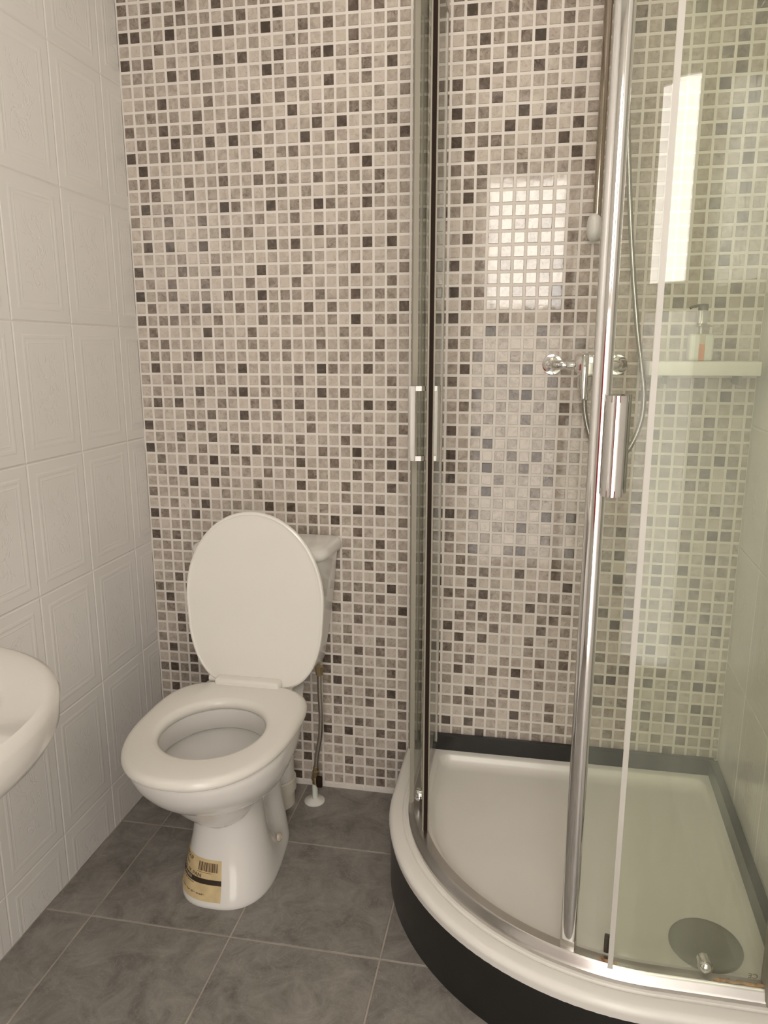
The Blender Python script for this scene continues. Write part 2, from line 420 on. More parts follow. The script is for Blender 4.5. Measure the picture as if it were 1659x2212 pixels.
def mosaic_material():
    m, nt, b = new_mat('marbled_mosaic_glaze')
    at = nd(nt, 'ShaderNodeAttribute', attribute_name='tone')
    tc = nd(nt, 'ShaderNodeTexCoord')
    sep = nd(nt, 'ShaderNodeSeparateColor')
    nt.links.new(at.outputs['Color'], sep.inputs[0])
    # marbling: offset the noise per tile with the random channel
    cmb = nd(nt, 'ShaderNodeCombineXYZ')
    mul = nd(nt, 'ShaderNodeMath', operation='MULTIPLY')
    mul.inputs[1].default_value = 7.0
    nt.links.new(sep.outputs[1], mul.inputs[0])
    nt.links.new(mul.outputs[0], cmb.inputs[1])
    add = nd(nt, 'ShaderNodeVectorMath', operation='ADD')
    nt.links.new(tc.outputs['Object'], add.inputs[0])
    nt.links.new(cmb.outputs[0], add.inputs[1])
    nz = nd(nt, 'ShaderNodeTexNoise')
    nz.inputs['Scale'].default_value = 55
    nz.inputs['Detail'].default_value = 5
    nz.inputs['Roughness'].default_value = 0.6
    nz.inputs['Distortion'].default_value = 0.8
    nt.links.new(add.outputs[0], nz.inputs['Vector'])
    sub = nd(nt, 'ShaderNodeMath', operation='SUBTRACT')
    sub.inputs[1].default_value = 0.5
    nt.links.new(nz.outputs['Fac'], sub.inputs[0])
    amp = nd(nt, 'ShaderNodeMath', operation='MULTIPLY_ADD')
    amp.inputs[1].default_value = 0.95
    nt.links.new(sub.outputs[0], amp.inputs[0])
    nt.links.new(sep.outputs[0], amp.inputs[2])
    # thin dark veins
    vz = nd(nt, 'ShaderNodeTexNoise')
    vz.inputs['Scale'].default_value = 24
    vz.inputs['Detail'].default_value = 2
    vz.inputs['Distortion'].default_value = 2.2
    nt.links.new(add.outputs[0], vz.inputs['Vector'])
    vs = nd(nt, 'ShaderNodeMath', operation='SUBTRACT')
    vs.inputs[1].default_value = 0.5
    nt.links.new(vz.outputs['Fac'], vs.inputs[0])
    va = nd(nt, 'ShaderNodeMath', operation='ABSOLUTE')
    nt.links.new(vs.outputs[0], va.inputs[0])
    vm = nd(nt, 'ShaderNodeMapRange')
    vm.inputs['From Min'].default_value = 0.0
    vm.inputs['From Max'].default_value = 0.012
    vm.inputs['To Min'].default_value = 0.26
    vm.inputs['To Max'].default_value = 0.0
    nt.links.new(va.outputs[0], vm.inputs['Value'])
    tot = nd(nt, 'ShaderNodeMath', operation='ADD')
    nt.links.new(amp.outputs[0], tot.inputs[0])
    nt.links.new(vm.outputs[0], tot.inputs[1])
    cr = nd(nt, 'ShaderNodeValToRGB')
    el = cr.color_ramp.elements
    el[0].position = 0.0; el[0].color = (0.61, 0.555, 0.50, 1)
    el[1].position = 1.0; el[1].color = (0.075, 0.057, 0.045, 1)
    for p, c in ((0.2, (0.48, 0.427, 0.378)), (0.4, (0.375, 0.325, 0.283)), (0.6, (0.235, 0.195, 0.165)), (0.8, (0.140, 0.110, 0.092))):
        e = el.new(p); e.color = (*c, 1)
    nt.links.new(tot.outputs[0], cr.inputs['Fac'])
    # faint warm/pink drift from tile to tile
    hs = nd(nt, 'ShaderNodeMixRGB', blend_type='MULTIPLY')
    hs.inputs['Fac'].default_value = 1.0
    wr = nd(nt, 'ShaderNodeValToRGB')
    wr.color_ramp.elements[0].color = (1.0, 0.985, 0.95, 1)
    wr.color_ramp.elements[1].color = (1.0, 0.965, 0.95, 1)
    nt.links.new(sep.outputs[2], wr.inputs['Fac'])
    nt.links.new(cr.outputs['Color'], hs.inputs[1])
    nt.links.new(wr.outputs['Color'], hs.inputs[2])
    nt.links.new(hs.outputs['Color'], b.inputs['Base Color'])
    b.inputs['Roughness'].default_value = 0.06
    b.inputs['Specular IOR Level'].default_value = 0.5
    n2 = nd(nt, 'ShaderNodeTexNoise')
    n2.inputs['Scale'].default_value = 45
    nt.links.new(tc.outputs['Object'], n2.inputs['Vector'])
    bp = nd(nt, 'ShaderNodeBump')
    bp.inputs['Strength'].default_value = 0.05
    bp.inputs['Distance'].default_value = 0.002
    nt.links.new(n2.outputs['Fac'], bp.inputs['Height'])
    nt.links.new(bp.outputs['Normal'], b.inputs['Normal'])
    return m


def build_back_wall():
    rnd = random.Random(7)
    bm = bmesh.new()
    colr = bm.loops.layers.float_color.new('tone')
    # slab behind, its face is the grout plane
    box(bm, -0.10, 1.66, 0.0012, 0.10, -0.05, CEIL)
    for f in bm.faces: f.material_index = 0
    g = 0.0031
    e = 0.0009
    d = 0.0012
    r_top = -int((CEIL - ROW0) / P_) - 1
    for r in range(r_top, 68):
        zt = ROW0 - r * P_
        z1, z0 = zt - g, zt - P_ + g
        if r == 67: z1, z0 = zt - 0.002, 0.004
        if z1 > CEIL: continue
        for c in range(0, 51):
            x0 = 0.0015 + c * P_ + g
            x1 = 0.0015 + (c + 1) * P_ - g
            if c == 50: x1 = 1.5525
            if x1 - x0 < 0.006: continue
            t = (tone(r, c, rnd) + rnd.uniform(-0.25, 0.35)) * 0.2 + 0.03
            if r == 67: t = 0.0
            rr, rb = rnd.random(), rnd.random()
            o = [bm.verts.new(p) for p in ((x0, d, z0), (x1, d, z0), (x1, d, z1), (x0, d, z1))]
            i = [bm.verts.new(p) for p in ((x0 + e, 0, z0 + e), (x1 - e, 0, z0 + e), (x1 - e, 0, z1 - e), (x0 + e, 0, z1 - e))]
            fs = [bm.faces.new(i)]
            for k in range(4):
                j = (k + 1) % 4
                fs.append(bm.faces.new((o[k], o[j], i[j], i[k])))
            for f in fs:
                f.material_index = 1 if r < 67 else 0
                for lp in f.loops:
                    lp[colr] = (max(0, min(1, t)), rr, rb, 1)
    return bm


def build_plain_bm_obj(name, bm, mats):
    me = bpy.data.meshes.new(name)
    bm.to_mesh(me); bm.free()
    for m in mats: me.materials.append(m)
    o = bpy.data.objects.new(name, me)
    COL.objects.link(o)
    return o


back = build_plain_bm_obj('wall_back', build_back_wall(), [M_GROUT, mosaic_material()])
tag(back, kind='structure')


# ---- embossed white tiles of the side walls
def white_tile_material(strength=1.0):
    m, nt, b = new_mat('embossed_white_glaze')
    tc = nd(nt, 'ShaderNodeTexCoord')
    n = nd(nt, 'ShaderNodeTexNoise')
    n.inputs['Scale'].default_value = 3
    nt.links.new(tc.outputs['Object'], n.inputs['Vector'])
    r = nd(nt, 'ShaderNodeValToRGB')
    r.color_ramp.elements[0].color = (0.80, 0.78, 0.76, 1)
    r.color_ramp.elements[1].color = (0.80, 0.78, 0.75, 1)
    nt.links.new(n.outputs['Fac'], r.inputs['Fac'])
    nt.links.new(r.outputs['Color'], b.inputs['Base Color'])
    b.inputs['Roughness'].default_value = 0.16
    # floral scribble relief, only inside the panel of each tile (UV runs 0..1 over a tile)
    uv = nd(nt, 'ShaderNodeUVMap', uv_map='tile')
    n1 = nd(nt, 'ShaderNodeTexNoise')
    n1.inputs['Scale'].default_value = 3.6
    n1.inputs['Detail'].default_value = 2.0
    n1.inputs['Distortion'].default_value = 2.4
    nt.links.new(uv.outputs[0], n1.inputs['Vector'])
    s = nd(nt, 'ShaderNodeMath', operation='SUBTRACT'); s.inputs[1].default_value = 0.5
    nt.links.new(n1.outputs['Fac'], s.inputs[0])
    a = nd(nt, 'ShaderNodeMath', operation='ABSOLUTE')
    nt.links.new(s.outputs[0], a.inputs[0])
    mr = nd(nt, 'ShaderNodeMapRange')
    mr.inputs['From Min'].default_value = 0.0
    mr.inputs['From Max'].default_value = 0.035
    mr.inputs['To Min'].default_value = 1.0
    mr.inputs['To Max'].default_value = 0.0
    nt.links.new(a.outputs[0], mr.inputs['Value'])
    sx = nd(nt, 'ShaderNodeSeparateXYZ')
    nt.links.new(uv.outputs[0], sx.inputs[0])
    masks = []
    for k, half in ((0, 0.22), (1, 0.31)):
        q = nd(nt, 'ShaderNodeMath', operation='SUBTRACT'); q.inputs[1].default_value = 0.5
        nt.links.new(sx.outputs[k], q.inputs[0])
        q2 = nd(nt, 'ShaderNodeMath', operation='ABSOLUTE')
        nt.links.new(q.outputs[0], q2.inputs[0])
        q3 = nd(nt, 'ShaderNodeMapRange')
        q3.inputs['From Min'].default_value = half - 0.06
        q3.inputs['From Max'].default_value = half
        q3.inputs['To Min'].default_value = 1.0
        q3.inputs['To Max'].default_value = 0.0
        nt.links.new(q2.outputs[0], q3.inputs['Value'])
        masks.append(q3)
    mm = nd(nt, 'ShaderNodeMath', operation='MULTIPLY')
    nt.links.new(masks[0].outputs[0], mm.inputs[0]); nt.links.new(masks[1].outputs[0], mm.inputs[1])
    mh = nd(nt, 'ShaderNodeMath', operation='MULTIPLY')
    nt.links.new(mm.outputs[0], mh.inputs[0]); nt.links.new(mr.outputs[0], mh.inputs[1])
    bp = nd(nt, 'ShaderNodeBump')
    bp.inputs['Strength'].default_value = 0.22 * strength
    bp.inputs['Distance'].default_value = 0.004
    nt.links.new(mh.outputs[0], bp.inputs['Height'])
    nt.links.new(bp.outputs['Normal'], b.inputs['Normal'])
    return m


M_WTILE = white_tile_material()
M_JOINT = pbr('white_tile_joint', (0.70, 0.67, 0.63), 0.6)


def tiled_side(name, to_world, u_edges, v_edges, u_min, u_max, relief=1.0):
    """rows of pressed tiles; local frame (u along the wall, v up, w out of the wall)"""
    bm = bmesh.new()
    uvl = bm.loops.layers.uv.new('tile')
    # slab
    pts = [to_world(u, v, wv) for wv in (-0.10, -0.0012) for (u, v) in ((u_min, -0.05), (u_max, -0.05), (u_max, CEIL), (u_min, CEIL))]
    vs = [bm.verts.new(p) for p in pts]
    for f in ((0, 1, 2, 3), (4, 5, 6, 7), (0, 1, 5, 4), (1, 2, 6, 5), (2, 3, 7, 6), (3, 0, 4, 7)):
        bm.faces.new([vs[i] for i in f]).material_index = 1
    bmesh.ops.recalc_face_normals(bm, faces=bm.faces)
    W, H = 0.2052, 0.294
    g = 0.0010
    for ue in u_edges:
        for ve in v_edges:
            u0, u1, v0, v1 = ue + g, ue + W - g, ve + g, ve + H - g
            # (inset from the tile's edge, height)
            prof = [(0.0, -0.0012), (0.0025, 0.0), (0.024, 0.0), (0.0275, 0.0010 * relief), (0.0320, 0.0010 * relief), (0.0355, 0.0),
                    (0.040, 0.0), (0.0420, 0.0007 * relief), (0.0440, 0.0)]
            prev = None
            cu0, cu1, cv0, cv1 = max(u0, u_min), min(u1, u_max), max(v0, 0.0005), min(v1, CEIL)
            if cu1 - cu0 < 0.004 or cv1 - cv0 < 0.004: continue
            for ins, hh in prof + [(None, 0.0)]:
                if ins is None: break
                q = []
                for (a, b_) in ((u0 + ins, v0 + ins), (u1 - ins, v0 + ins), (u1 - ins, v1 - ins), (u0 + ins, v1 - ins)):
                    ca, cb = min(max(a, cu0), cu1), min(max(b_, cv0), cv1)
                    q.append((bm.verts.new(to_world(ca, cb, hh)), ((ca - u0) / W, (cb - v0) / H)))
                if prev:
                    for k in range(4):
                        j = (k + 1) % 4
                        try:
                            f = bm.faces.new((prev[k][0], prev[j][0], q[j][0], q[k][0]))
                            for lp, t in zip(f.loops, (prev[k][1], prev[j][1], q[j][1], q[k][1])): lp[uvl].uv = t
                        except ValueError:
                            pass
                prev = q
            f = bm.faces.new([t[0] for t in prev])
            for lp, t in zip(f.loops, prev): lp[uvl].uv = t[1]
    bmesh.ops.dissolve_degenerate(bm, dist=1e-6, edges=bm.edges)
    o = build_plain_bm_obj(name, bm, [M_WTILE, M_JOINT])
    return tag(o, kind='structure')


W_, H_ = 0.2052, 0.294
vE = [1.0077 + H_ * k for k in range(-4, 5)]
# left wall: u = -y
tiled_side('wall_left', lambda u, v, h: (h, -u, v), [0.0899 + W_ * k for k in range(-1, 12)], vE, -0.0, -FRONT, 0.6)
# right wall
tiled_side('wall_right', lambda u, v, h: (xr(-u) - h, -u, v), [0.0 + W_ * k for k in range(0, 12)], [1.0077 + H_ * k + 0.06 for k in range(-4, 5)], 0.0, -FRONT, 0.2)


# ---- floor tiles
def floor_material():
    m, nt, b = new_mat('grey_stone_effect_tile')
    at = nd(nt, 'ShaderNodeAttribute', attribute_name='rnd')
    tc = nd(nt, 'ShaderNodeTexCoord')
    sc = nd(nt, 'ShaderNodeVectorMath', operation='SCALE'); sc.inputs['Scale'].default_value = 9.0
    nt.links.new(at.outputs['Color'], sc.inputs[0])
    add = nd(nt, 'ShaderNodeVectorMath', operation='ADD')
    nt.links.new(tc.outputs['Object'], add.inputs[0]); nt.links.new(sc.outputs[0], add.inputs[1])
    n1 = nd(nt, 'ShaderNodeTexNoise')
    n1.inputs['Scale'].default_value = 13; n1.inputs['Detail'].default_value = 10; n1.inputs['Roughness'].default_value = 0.74
    n1.inputs['Distortion'].default_value = 0.6
    nt.links.new(add.outputs[0], n1.inputs['Vector'])
    r1 = nd(nt, 'ShaderNodeValToRGB')
    e = r1.color_ramp.elements
    e[0].position = 0.28; e[0].color = (0.128, 0.116, 0.106, 1)
    e[1].position = 0.74; e[1].color = (0.39, 0.365, 0.335, 1)
    nt.links.new(n1.outputs['Fac'], r1.inputs['Fac'])
    n2 = nd(nt, 'ShaderNodeTexNoise')
    n2.inputs['Scale'].default_value = 22; n2.inputs['Detail'].default_value = 4; n2.inputs['Distortion'].default_value = 1.8
    nt.links.new(add.outputs[0], n2.inputs['Vector'])
    s = nd(nt, 'ShaderNodeMath', operation='SUBTRACT'); s.inputs[1].default_value = 0.52
    nt.links.new(n2.outputs['Fac'], s.inputs[0])
    a = nd(nt, 'ShaderNodeMath', operation='ABSOLUTE'); nt.links.new(s.outputs[0], a.inputs[0])
    mr = nd(nt, 'ShaderNodeMapRange')
    mr.inputs['From Max'].default_value = 0.014
    mr.inputs['To Min'].default_value = 0.55; mr.inputs['To Max'].default_value = 0.0
    nt.links.new(a.outputs[0], mr.inputs['Value'])
    mx = nd(nt, 'ShaderNodeMixRGB')
    mx.inputs[2].default_value = (0.36, 0.335, 0.305, 1)
    nt.links.new(mr.outputs[0], mx.inputs[0]); nt.links.new(r1.outputs[0], mx.inputs[1])
    nt.links.new(mx.outputs[0], b.inputs['Base Color'])
    b.inputs['Roughness'].default_value = 0.42
    bp = nd(nt, 'ShaderNodeBump')
    bp.inputs['Strength'].default_value = 0.25; bp.inputs['Distance'].default_value = 0.002
    nt.links.new(n1.outputs['Fac'], bp.inputs['Height'])
    nt.links.new(bp.outputs['Normal'], b.inputs['Normal'])
    return m


def build_floor():
    bm = bmesh.new()
    cl = bm.loops.layers.float_color.new('rnd')
    box(bm, -0.10, 1.66, FRONT - 0.1, 0.1, -0.10, -0.0012)
    T = 0.3312
    rnd = random.Random(3)
    for i in range(-1, 5):
        for j in range(-1, 8):
            x0 = 0.1133 + (i) * T; x1 = x0 + T
            y1 = -0.2599 - j * T; y0 = y1 - T
            g = 0.0017
            x0 += g; x1 -= g; y0 += g; y1 -= g
            x0, x1, y0, y1 = max(x0, 0.0015), min(x1, 1.60), max(y0, FRONT), min(y1, -0.0015)
            if x1 - x0 < 0.01 or y1 - y0 < 0.01: continue
            e = 0.0012
            o = [bm.verts.new(p) for p in ((x0, y0, -0.0012), (x1, y0, -0.0012), (x1, y1, -0.0012), (x0, y1, -0.0012))]
            q = [bm.verts.new(p) for p in ((x0 + e, y0 + e, 0), (x1 - e, y0 + e, 0), (x1 - e, y1 - e, 0), (x0 + e, y1 - e, 0))]
            fs = [bm.faces.new(q)]
            for k in range(4):
                l = (k + 1) % 4
                fs.append(bm.faces.new((o[k], o[l], q[l], q[k])))
            c = (rnd.random(), rnd.random(), rnd.random(), 1)
            for f in fs:
                f.material_index = 1
                for lp in f.loops: lp[cl] = c
    return bm


tag(build_plain_bm_obj('floor', build_floor(), [M_GROUTF, floor_material()]), kind='structure')

# ---- ceiling and the wall behind the photographer, with a glowing pane for the bright upper doorway
bm = bmesh.new(); box(bm, -0.10, 1.66, FRONT - 0.1, 0.10, CEIL, CEIL + 0.1)
tag(obj('ceiling', bm, pbr('dull_ceiling_paint', (0.62, 0.60, 0.56), 0.8), smooth=0), kind='structure')
WX0, WX1, WZ0, WZ1 = 0.765, 1.265, 1.46, 2.155
bm = bmesh.new()
y0, y1 = FRONT - 0.10, FRONT
DX0, DX1, DZ1 = 0.72, 1.50, 1.38      # open lower doorway to the bright hall, widened for light; glow pane above
box(bm, -0.10, DX0, y0, y1, -0.05, CEIL)
box(bm, DX1, 1.66, y0, y1, -0.05, CEIL)
box(bm, DX0, DX1, y0, y1, DZ1, WZ0)
box(bm, DX0, WX0, y0, y1, WZ0, WZ1)
box(bm, WX1, DX1, y0, y1, WZ0, WZ1)
box(bm, DX0, DX1, y0, y1, WZ1, CEIL)
tag(obj('wall_front', bm, M_PAINT, smooth=0), kind='structure')
bm = bmesh.new()
for a in ((WX0, WX0 + .02, WZ0, WZ1), (WX1 - .02, WX1, WZ0, WZ1), (WX0 + .02, WX1 - .02, WZ0, WZ0 + .02), (WX0 + .02, WX1 - .02, WZ1 - .02, WZ1)):
    box(bm, a[0], a[1], FRONT - 0.03, FRONT + 0.004, a[2], a[3], 0.003)
win = obj('doorway_glow_frame', bm, pbr('white_glow_frame', (0.75, 0.74, 0.72), 0.4))
tag(win, kind='structure')
bm = bmesh.new(); box(bm, WX0 + .018, WX1 - .018, FRONT - 0.018, FRONT - 0.012, WZ0 + .018, WZ1 - .018)
obj('pane', bm, emis('doorway_glow', GLOW_COLOR, GLOW_STRENGTH), win, smooth=0)  # glowing pane stands in for the bright upper part of the doorway

# ---- fill lamp added on the ceiling, out of the frame, to brighten the room
lamp = empty('fill_lamp', (0.90, -0.64, CEIL), 'round flush white fill lamp added on the ceiling above the middle of the bathroom', 'lamp')
bm = bmesh.new(); lathe(bm, [(0.13, CEIL - 0.0), (0.13, CEIL - 0.02), (0.12, CEIL - 0.025)], at=(0.90, -0.64, 0))
obj('base', bm, M_PLASTIC, lamp)
bm = bmesh.new(); lathe(bm, [(0.118, CEIL - 0.024), (0.11, CEIL - 0.045), (0.08, CEIL - 0.062), (0.02, CEIL - 0.07)], at=(0.90, -0.64, 0))
obj('diffuser', bm, emis('fill_lamp_glow', FILL_COLOR, FILL_POWER), lamp)

# ================================================================== TOILET
TX = 0.372
toilet = empty('toilet', (TX, -0.34, 0), 'white close-coupled toilet with its lid raised against the mosaic wall', 'toilet')


def spow(v, e):
    return math.copysign(abs(v) ** e, v)


def egg(z, yf, yc, yb, hw, nf=2.0, nb=2.0, waist=0.0, cx=TX, n=72, wy=-0.30, ww=0.055):
    ring = []
    for i in range(n):
        t = 2 * PI * i / n
        c, s = math.cos(t), math.sin(t)
        if s < 0:
            x = hw * spow(c, 2 / nf); y = yc + (yc - yf) * spow(s, 2 / nf)
        else:
            x = hw * spow(c, 2 / nb); y = yc + (yb - yc) * spow(s, 2 / nb)
        if waist:
            x *= 1 - waist * math.exp(-((y - wy) / ww) ** 2)
        ring.append((cx + x, y, z))
    return ring


# z, yf, yc, yb, hw, nf, nb, waist
PAN = [(0.000, -.522, -.38, -.165, .110, 2.6, 2.6, .04), (0.012, -.522, -.38, -.165, .110, 2.6, 2.6, .06), (0.05, -.508, -.38, -.165, .103, 2.6, 2.6, .16),
       (0.10, -.492, -.375, -.165, .093, 2.5, 2.6, .28), (0.15, -.484, -.37, -.165, .085, 2.4, 2.6, .34), (0.195, -.486, -.37, -.165, .083, 2.3, 2.6, .30),
       (0.228, -.503, -.38, -.16, .092, 2.0, 2.5, .18), (0.255, -.545, -.40, -.14, .116, 2.0, 2.3, .08), (0.285, -.592, -.42, -.10, .140, 2.05, 2.1, .03),
       (0.315, -.628, -.435, -.06, .157, 2.1, 1.9, 0), (0.345, -.652, -.45, -.035, .168, 2.15, 1.8, 0), (0.375, -.666, -.455, -.03, .173, 2.2, 1.75, 0),
       (0.392, -.668, -.455, -.03, .173, 2.2, 1.75, 0), (0.399, -.664, -.455, -.035, .169, 2.2, 1.75, 0)]


def pan_ring(z):
    for a, b in zip(PAN[:-1], PAN[1:]):
        if a[0] <= z <= b[0]:
            t = (z - a[0]) / (b[0] - a[0])
            return [u + (v - u) * t for u, v in zip(a, b)]
    return list(PAN[-1])


def sm(keys, n=4):
    """smooth the key rings with a Catmull-Rom through every parameter"""
    out = []
    for i in range(len(keys) - 1):
        k0 = keys[max(0, i - 1)]; k1 = keys[i]; k2 = keys[i + 1]; k3 = keys[min(len(keys) - 1, i + 2)]
        for s in range(n):
            t = s / n
            out.append([0.5 * (2 * b + (-a + c) * t + (2 * a - 5 * b + 4 * c - d) * t * t + (-a + 3 * b - 3 * c + d) * t ** 3)
                        for a, b, c, d in zip(k0, k1, k2, k3)])
    out.append(list(keys[-1]))
    return out


PAN_S = sm(PAN, 4)
bm = bmesh.new()
rings = [egg(*k) for k in PAN_S]
# rim top to the hole, the overhanging rim, then the bowl
inner = [(0.400, -.640, -.455, -.06, .150, 2.0, 2.6, 0), (0.400, -.608, -.46, -.325, .126, 2.0, 2.0, 0), (0.396, -.602, -.462, -.332, .120, 2.0, 2.0, 0),
         (0.352, -.600, -.462, -.334, .118, 2, 2, 0), (0.347, -.604, -.462, -.330, .121, 2, 2, 0), (0.346, -.622, -.462, -.325, .134, 2, 2, 0),
         (0.338, -.624, -.462, -.322, .136, 2, 2, 0), (0.30, -.600, -.46, -.33, .122, 2, 2, 0), (0.25, -.56, -.455, -.345, .095, 2, 2, 0),
         (0.21, -.52, -.45, -.36, .070, 2, 2, 0), (0.185, -.49, -.44, -.38, .045, 2, 2, 0)]
rings += [egg(*k) for k in inner]
ringloft(bm, rings)
pan = obj('pan', bm, M_CERAMIC, toilet, smooth=50)
bm = bmesh.new()
ringloft(bm, [egg(0.204, -.512, -.448, -.365, .064), egg(0.205, -.512, -.448, -.365, .063)])
obj('water', bm, M_WATER, pan)
# fixing screw cap in the side recess
bm = bmesh.new()
lathe(bm, [(0.010, 0), (0.010, 0.006), (0.007, 0.009), (0.004, 0.0095), (0.003, 0.006)], axis='x', at=(TX + .0895, -.315, .052), seg=20)
obj('screw_cap', bm, pbr('aged_screw_cap', (0.62, 0.54, 0.45), 0.4), pan)

# seat ring
OUT = dict(yf=-.690, yc=-.43, yb=-.232, hw=.183, nf=2.25, nb=3.4)
HOLE = dict(yf=-.592, yc=-.465, yb=-.338, hw=.114, nf=2.0, nb=2.0)


def seat_ring(z, d_out=0, d_in=None):
    return egg(z, OUT['yf'] + d_out, OUT['yc'], OUT['yb'] - d_out, OUT['hw'] - d_out, OUT['nf'], OUT['nb'])


def hole_ring(z, d=0):
    return egg(z, HOLE['yf'] - d, HOLE['yc'], HOLE['yb'] + d, HOLE['hw'] + d)


bm = bmesh.new()
zs = 0.4005
prof = [seat_ring(zs, .006), seat_ring(zs + .004, .001), seat_ring(zs + .010, 0), seat_ring(zs + .016, .002), seat_ring(zs + .021, .007), seat_ring(zs + .0235, .016),
        hole_ring(zs + .0235, .016), hole_ring(zs + .021, .007), hole_ring(zs + .015, .002), hole_ring(zs + .006, 0), hole_ring(zs, .004)]
vr = ringloft(bm, prof, False, False)
n = len(vr[0])
for i in range(n):
    j = (i + 1) % n
    bm.faces.new((vr[-1][i], vr[-1][j], vr[0][j], vr[0][i]))
seat = obj('seat', bm, M_SEAT, toilet, smooth=50)
bm = bmesh.new()
box(bm, TX - .085, TX + .085, -.262, -.212, zs + .004, zs + .038, .008, 3)
obj('hinge_block', bm, M_SEAT, seat)
for sx in (-1, 1):
    bm = bmesh.new()
    lathe(bm, [(0.006, -.014), (0.0115, -.011), (0.0115, .011), (0.006, .014)], axis='x', at=(TX + sx * .100, -.222, zs + .022), seg=20)
    lathe(bm, [(0.008, zs - .002), (0.008, zs + .022)], axis='z', at=(TX + sx * .100, -.222, 0), seg=16)
    obj('hinge', bm, M_SEAT, seat)

# lid: upright leaf, leaning back a little onto the cistern
LB, LT = Vector((0, -.226, .408)), Vector((0, -.205, .859))
axis = (LT - LB); LH = axis.length; axis.normalize()
nrmv = Vector((0, -axis.z, axis.y)) * 1.0   # towards the room


def lid_ring(off, d):
    """outline of the lid pulled in by d, lifted by off along its normal"""
    n = 72
    ring = []
    for i in range(n):
        t = 2 * PI * i / n
        c, s = math.cos(t), math.sin(t)
        hm = 0.225
        if s >= 0:
            x = (.180 - d) * spow(c, 2 / 2.05); h = hm + (LH - hm - d) * spow(s, 2 / 2.05)
        else:
            x = (.180 - d) * spow(c, 2 / 4.5); h = hm + (hm - d) * spow(s, 2 / 4.5)
            x *= 1 - 0.21 * ((hm - h) / hm) ** 2.0
        p = LB + axis * h + nrmv * off
        ring.append((TX + .014 + x, p.y, p.z))
    return ring


bm = bmesh.new()
ringloft(bm, [lid_ring(-.006, .008), lid_ring(-.004, .002), lid_ring(.004, 0), lid_ring(.008, .002), lid_ring(.0095, .006), lid_ring(.0085, .0085),
              lid_ring(.0080, .011), lid_ring(.0082, .02), lid_ring(.0092, .09), lid_ring(.0096, .14)])
obj('lid', bm, M_SEAT, toilet, smooth=40)


# cistern
def rrect(cx, y0, y1, hw0, hw1, r, z, n=8):
    """plan outline, back edge y1 (half width hw1), front edge y0 (half width hw0), rounded front corners"""
    pts = []
    def arc(px, py, rr, a0, a1):
        for k in range(n + 1):
            a = a0 + (a1 - a0) * k / n
            pts.append((px + rr * math.cos(a), py + rr * math.sin(a), z))
    arc(cx + hw0 - r, y0 + r, r, -PI / 2, 0)
    arc(cx + hw1 - .01, y1 - .01, .01, 0, PI / 2)
    arc(cx - hw1 + .01, y1 - .01, .01, PI / 2, PI)
    arc(cx - hw0 + r, y0 + r, r, PI, 3 * PI / 2)
    return pts


CXC = TX + .001
bm = bmesh.new()
cis = [(0.400, -.135, .108, .122, .03), (0.402, -.142, .118, .130, .045), (0.42, -.148, .128, .137, .05), (0.47, -.155, .136, .145, .055), (0.60, -.168, .156, .164, .055), (0.724, -.174, .170, .176, .055)]
ringloft(bm, [rrect(CXC, y0, -.012, a, b, r, z) for z, y0, a, b, r in cis])
obj('cistern', bm, M_CERAMIC, toilet, smooth=40)
bm = bmesh.new()
ringloft(bm, [rrect(CXC, y0, -.008, a, b, r, z) for z, y0, a, b, r in
              [(0.7235, -.174, .170, .178, .055), (0.727, -.182, .180, .185, .06), (0.738, -.186, .184, .187, .062), (0.748, -.184, .181, .185, .06), (0.755, -.174, .170, .178, .055), (0.758, -.15, .15, .165, .05)]])
cl = obj('cistern_lid', bm, M_CERAMIC, toilet, smooth=50)
bm = bmesh.new()
lathe(bm, [(.024, .757), (.024, .762), (.020, .764), (.019, .7625), (.004, .7625)], at=(TX - .02, -.095, 0))
obj('flush_button', bm, M_CHROME, cl)
for sx in (-1, 1):
    bm = bmesh.new()
    lathe(bm, [(.012, .372), (.012, .386), (.007, .388), (.007, .401)], at=(TX + sx * .075, -.085, 0), seg=6)
    obj('cistern_bolt', bm, M_DARK, toilet)


# sticker on the pedestal, wrapped round the glaze
def pan_point(t, z, off):
    k = pan_ring(z)
    c, s = math.cos(t), math.sin(t)
    x = k[4] * spow(c, 2 / k[5]); y = k[2] + (k[2] - k[1]) * spow(s, 2 / k[5])
    x *= 1 - k[7] * math.exp(-((y + .30) / .055) ** 2)
    nx, ny = c / max(k[4], 1e-3), s / (k[2] - k[1])
    L = math.hypot(nx, ny)
    return Vector((TX + x + off * nx / L, y + off * ny / L, z))


# arclength along the front of the pedestal at label height
NARC = 200
T0, T1 = PI * 1.10, PI * 1.537
arc = [0.0]
for i in range(NARC):
    a = pan_point(T0 + (T1 - T0) * i / NARC, .055, 0); b = pan_point(T0 + (T1 - T0) * (i + 1) / NARC, .055, 0)
    arc.append(arc[-1] + (b - a).length)
LAB_W = arc[-1]
LZ0, LZ1 = 0.016, 0.103


def lab(u, v, off):
    """u 0..LAB_W, v 0..1"""
    u = min(max(u, 0), LAB_W)
    lo = 0
    while lo < NARC - 1 and arc[lo + 1] < u: lo += 1
    f = (u - arc[lo]) / max(1e-9, arc[lo + 1] - arc[lo])
    return pan_point(T0 + (T1 - T0) * (lo + f) / NARC, LZ0 + (LZ1 - LZ0) * v, off)


def lab_patch(bm, u0, u1, v0, v1, off, nu=16, nv=4):
    g = [[bm.verts.new(lab(u0 + (u1 - u0) * i / nu, v0 + (v1 - v0) * j / nv, off)) for i in range(nu + 1)] for j in range(nv + 1)]
    for j in range(nv):
        for i in range(nu):
            bm.faces.new((g[j][i], g[j][i + 1], g[j + 1][i + 1], g[j + 1][i]))


